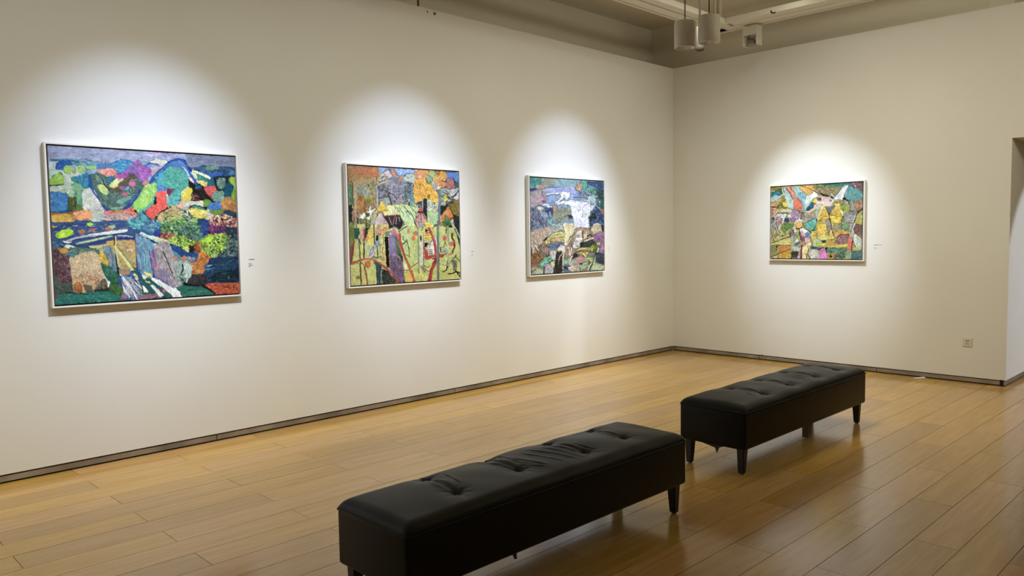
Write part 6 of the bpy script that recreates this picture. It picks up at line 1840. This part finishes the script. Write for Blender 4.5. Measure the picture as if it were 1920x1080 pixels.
    # dry, broken drawing with a thin brush over the whole surface, then slightly greyer colours with deeper darks
    for cell, wd, gain in ((5.5, .022, .38), (3.6, .020, .55), (8.0, .014, .45)):
        r_ = vnoise(rs, h, w, cell*ss)+.5*vnoise(rs, h, w, cell*.45*ss); g_ = vnoise(rs, h, w, 9*ss)
        img[(np.abs(r_) < wd) & (g_ > .10)] *= gain
    for cell, wd in ((4.5, .016), (7.0, .012)):
        r_ = vnoise(rs, h, w, cell*ss)+.5*vnoise(rs, h, w, cell*.45*ss); g_ = vnoise(rs, h, w, 8*ss)
        m_ = (np.abs(r_) < wd) & (g_ > .22); img[m_] = img[m_]*.6+.22
    lum = (img*np.array([.3, .6, .1])).sum(-1, keepdims=True); img = (img*.92+lum*.08)*(.68+.32*np.sqrt(np.clip(lum, 0, 1)))
    return img, hgt, (ox0, oy0, w, h)
def bilinear(A, x, y):
    h, w = A.shape[:2]; x = np.clip(x-.5, 0, w-1.001); y = np.clip(y-.5, 0, h-1.001); ix = x.astype(int); iy = y.astype(int)
    fx = x-ix; fy = y-iy
    if A.ndim == 3: fx = fx[..., None]; fy = fy[..., None]
    return A[iy, ix]*(1-fx)*(1-fy)+A[iy, ix+1]*fx*(1-fy)+A[iy+1, ix]*(1-fx)*fy+A[iy+1, ix+1]*fx*fy
def homography(quad):
    (x0, y0), (x1, y1), (x2, y2), (x3, y3) = quad
    A = []; B = []
    for (u, v), (x, y) in zip(((0, 0), (1, 0), (1, 1), (0, 1)), quad):
        A.append([u, v, 1, 0, 0, 0, -u*x, -v*x]); B.append(x); A.append([0, 0, 0, u, v, 1, -u*y, -v*y]); B.append(y)
    return np.append(np.linalg.solve(np.array(A), np.array(B)), 1).reshape(3, 3)

M_CANVAS = mat('oil_paint', (.5, .5, .5), 0.5, spec=0.15)
N, L, b = nodes(M_CANVAS)
at = N.new('ShaderNodeAttribute'); at.attribute_name = 'paint'; at.attribute_type = 'GEOMETRY'
L.new(at.outputs['Color'], b.inputs['Base Color'])

def painting(side, a0, a1, z0, z1, text, quad, ss, nu, seed, label, D=0.05):
    """a0 -> a1 runs left to right as the viewer sees it"""
    Wd, Hh = abs(a1-a0), z1-z0
    root = empty('framed_painting', (0, 0, 0), label, 'painting', 'framed paintings hung along the gallery walls')
    if side == 'L': root.location = ((a0+a1)/2, 0, (z0+z1)/2)
    else: root.location = (0, (a0+a1)/2, (z0+z1)/2); root.rotation_euler = (0, 0, -math.pi/2)
    w2, h2 = Wd/2, Hh/2; rim = .0115; gap = .0105; off = 0.004
    # four mitred rails
    for nm in ('top', 'bottom', 'left', 'right'):
        if nm in ('top', 'bottom'):
            s = 1 if nm == 'top' else -1
            o_ = [(-w2, s*h2), (w2, s*h2), (w2-rim, s*(h2-rim)), (-w2+rim, s*(h2-rim))]
        else:
            s = 1 if nm == 'right' else -1
            o_ = [(s*w2, -h2), (s*w2, h2), (s*(w2-rim), h2-rim), (s*(w2-rim), -h2+rim)]
        vs = [(x, -off, z) for x, z in o_]+[(x, -D, z) for x, z in o_]
        bm = bmesh.new(); bv = [bm.verts.new(v) for v in vs]
        for fc in ((0, 1, 2, 3), (7, 6, 5, 4), (0, 4, 5, 1), (1, 5, 6, 2), (2, 6, 7, 3), (3, 7, 4, 0)): bm.faces.new([bv[i] for i in fc])
        bmesh.ops.bevel(bm, geom=list(bm.edges), offset=.0008, segments=1, affect='EDGES')
        bm_obj('frame_rail', bm, M_FRAME, root)
    box('backing_tray', -w2+rim-.001, w2-rim+.001, -D+.028, -.003, -h2+rim-.001, h2-rim+.001, M_GAP, root)
    cw, ch = w2-rim-gap, h2-rim-gap; yc = -D+.003
    nv = int(nu*ch/cw)
    img, hgt, (ox, oy, iw, ih) = rasterize(text, quad, ss, seed); Hm = homography(quad)
    U, V = np.meshgrid(np.linspace(0, 1, nu), np.linspace(0, 1, nv), indexing='xy')
    d = Hm[2, 0]*U+Hm[2, 1]*V+1; X = (Hm[0, 0]*U+Hm[0, 1]*V+Hm[0, 2])/d; Y = (Hm[1, 0]*U+Hm[1, 1]*V+Hm[1, 2])/d
    X = (X-ox)*ss; Y = (Y-oy)*ss
    C3 = np.clip(bilinear(img, X, Y), 0, .95); Hh_ = bilinear(hgt, X, Y)
    vs = np.stack([-cw+2*cw*U, yc-.0005*np.clip(Hh_, 0, 1), ch-2*ch*V], -1).reshape(-1, 3)
    idx = np.arange(nu*nv).reshape(nv, nu)
    fs = np.stack([idx[:-1, :-1], idx[1:, :-1], idx[1:, 1:], idx[:-1, 1:]], -1).reshape(-1, 4)
    # stretched edge of the canvas
    me = bpy.data.meshes.new('canvas'); me.vertices.add(len(vs)); me.vertices.foreach_set('co', vs.ravel())
    me.loops.add(fs.size); me.loops.foreach_set('vertex_index', fs.ravel()); me.polygons.add(len(fs))
    me.polygons.foreach_set('loop_start', np.arange(0, fs.size, 4)); me.update(calc_edges=True)
    me.polygons.foreach_set('use_smooth', [True]*len(me.polygons))
    ca = me.color_attributes.new('paint', 'FLOAT_COLOR', 'POINT')
    rgba = np.ones((nu*nv, 4)); rgba[:, :3] = C3.reshape(-1, 3); ca.data.foreach_set('color', rgba.ravel())
    me.materials.append(M_CANVAS); cv = bpy.data.objects.new('canvas', me); COL.objects.link(cv); cv.parent = root
    box('canvas_edge', -cw, cw, yc+.0004, -D+.030, -ch, ch, M_CANVASEDGE, root)
    return root
M_CANVASEDGE = mat('primed_canvas', (0.35, 0.33, 0.30), 0.8)
painting('L', -7.301, -5.985, 1.116, 2.207, ART1, [(91.1, 269.2), (443.6, 291.9), (450.3, 551.7), (102.9, 573.1)], 2, 470, 11,
         'large colourful landscape painting of blue mountains and terraced fields, leftmost on the left wall')
painting('L', -5.018, -3.723, 1.116, 2.197, ART2, [(653.3, 307.8), (862.2, 321.1), (864.0, 523.8), (657.7, 536.3)], 3, 380, 12,
         'painting of an orchard with golden yellow trees and red branches on pale green')
painting('L', -2.768, -1.483, 1.110, 2.189, ART3, [(994.7, 331.0), (1133.6, 338.9), (1132.4, 507.4), (995.9, 515.4)], 3, 330, 13,
         'blue and cream painting of a white waterfall over feathery ferns, nearest the room corner')
painting('R', -1.372, -2.477, 1.215, 2.097, ART4, [(1444.7, 350.3), (1617.5, 339.9), (1616.5, 486.7), (1445.1, 485.1)], 3, 330, 14,
         'smaller painting of yellow cones and a figure in a hat, on the right wall')
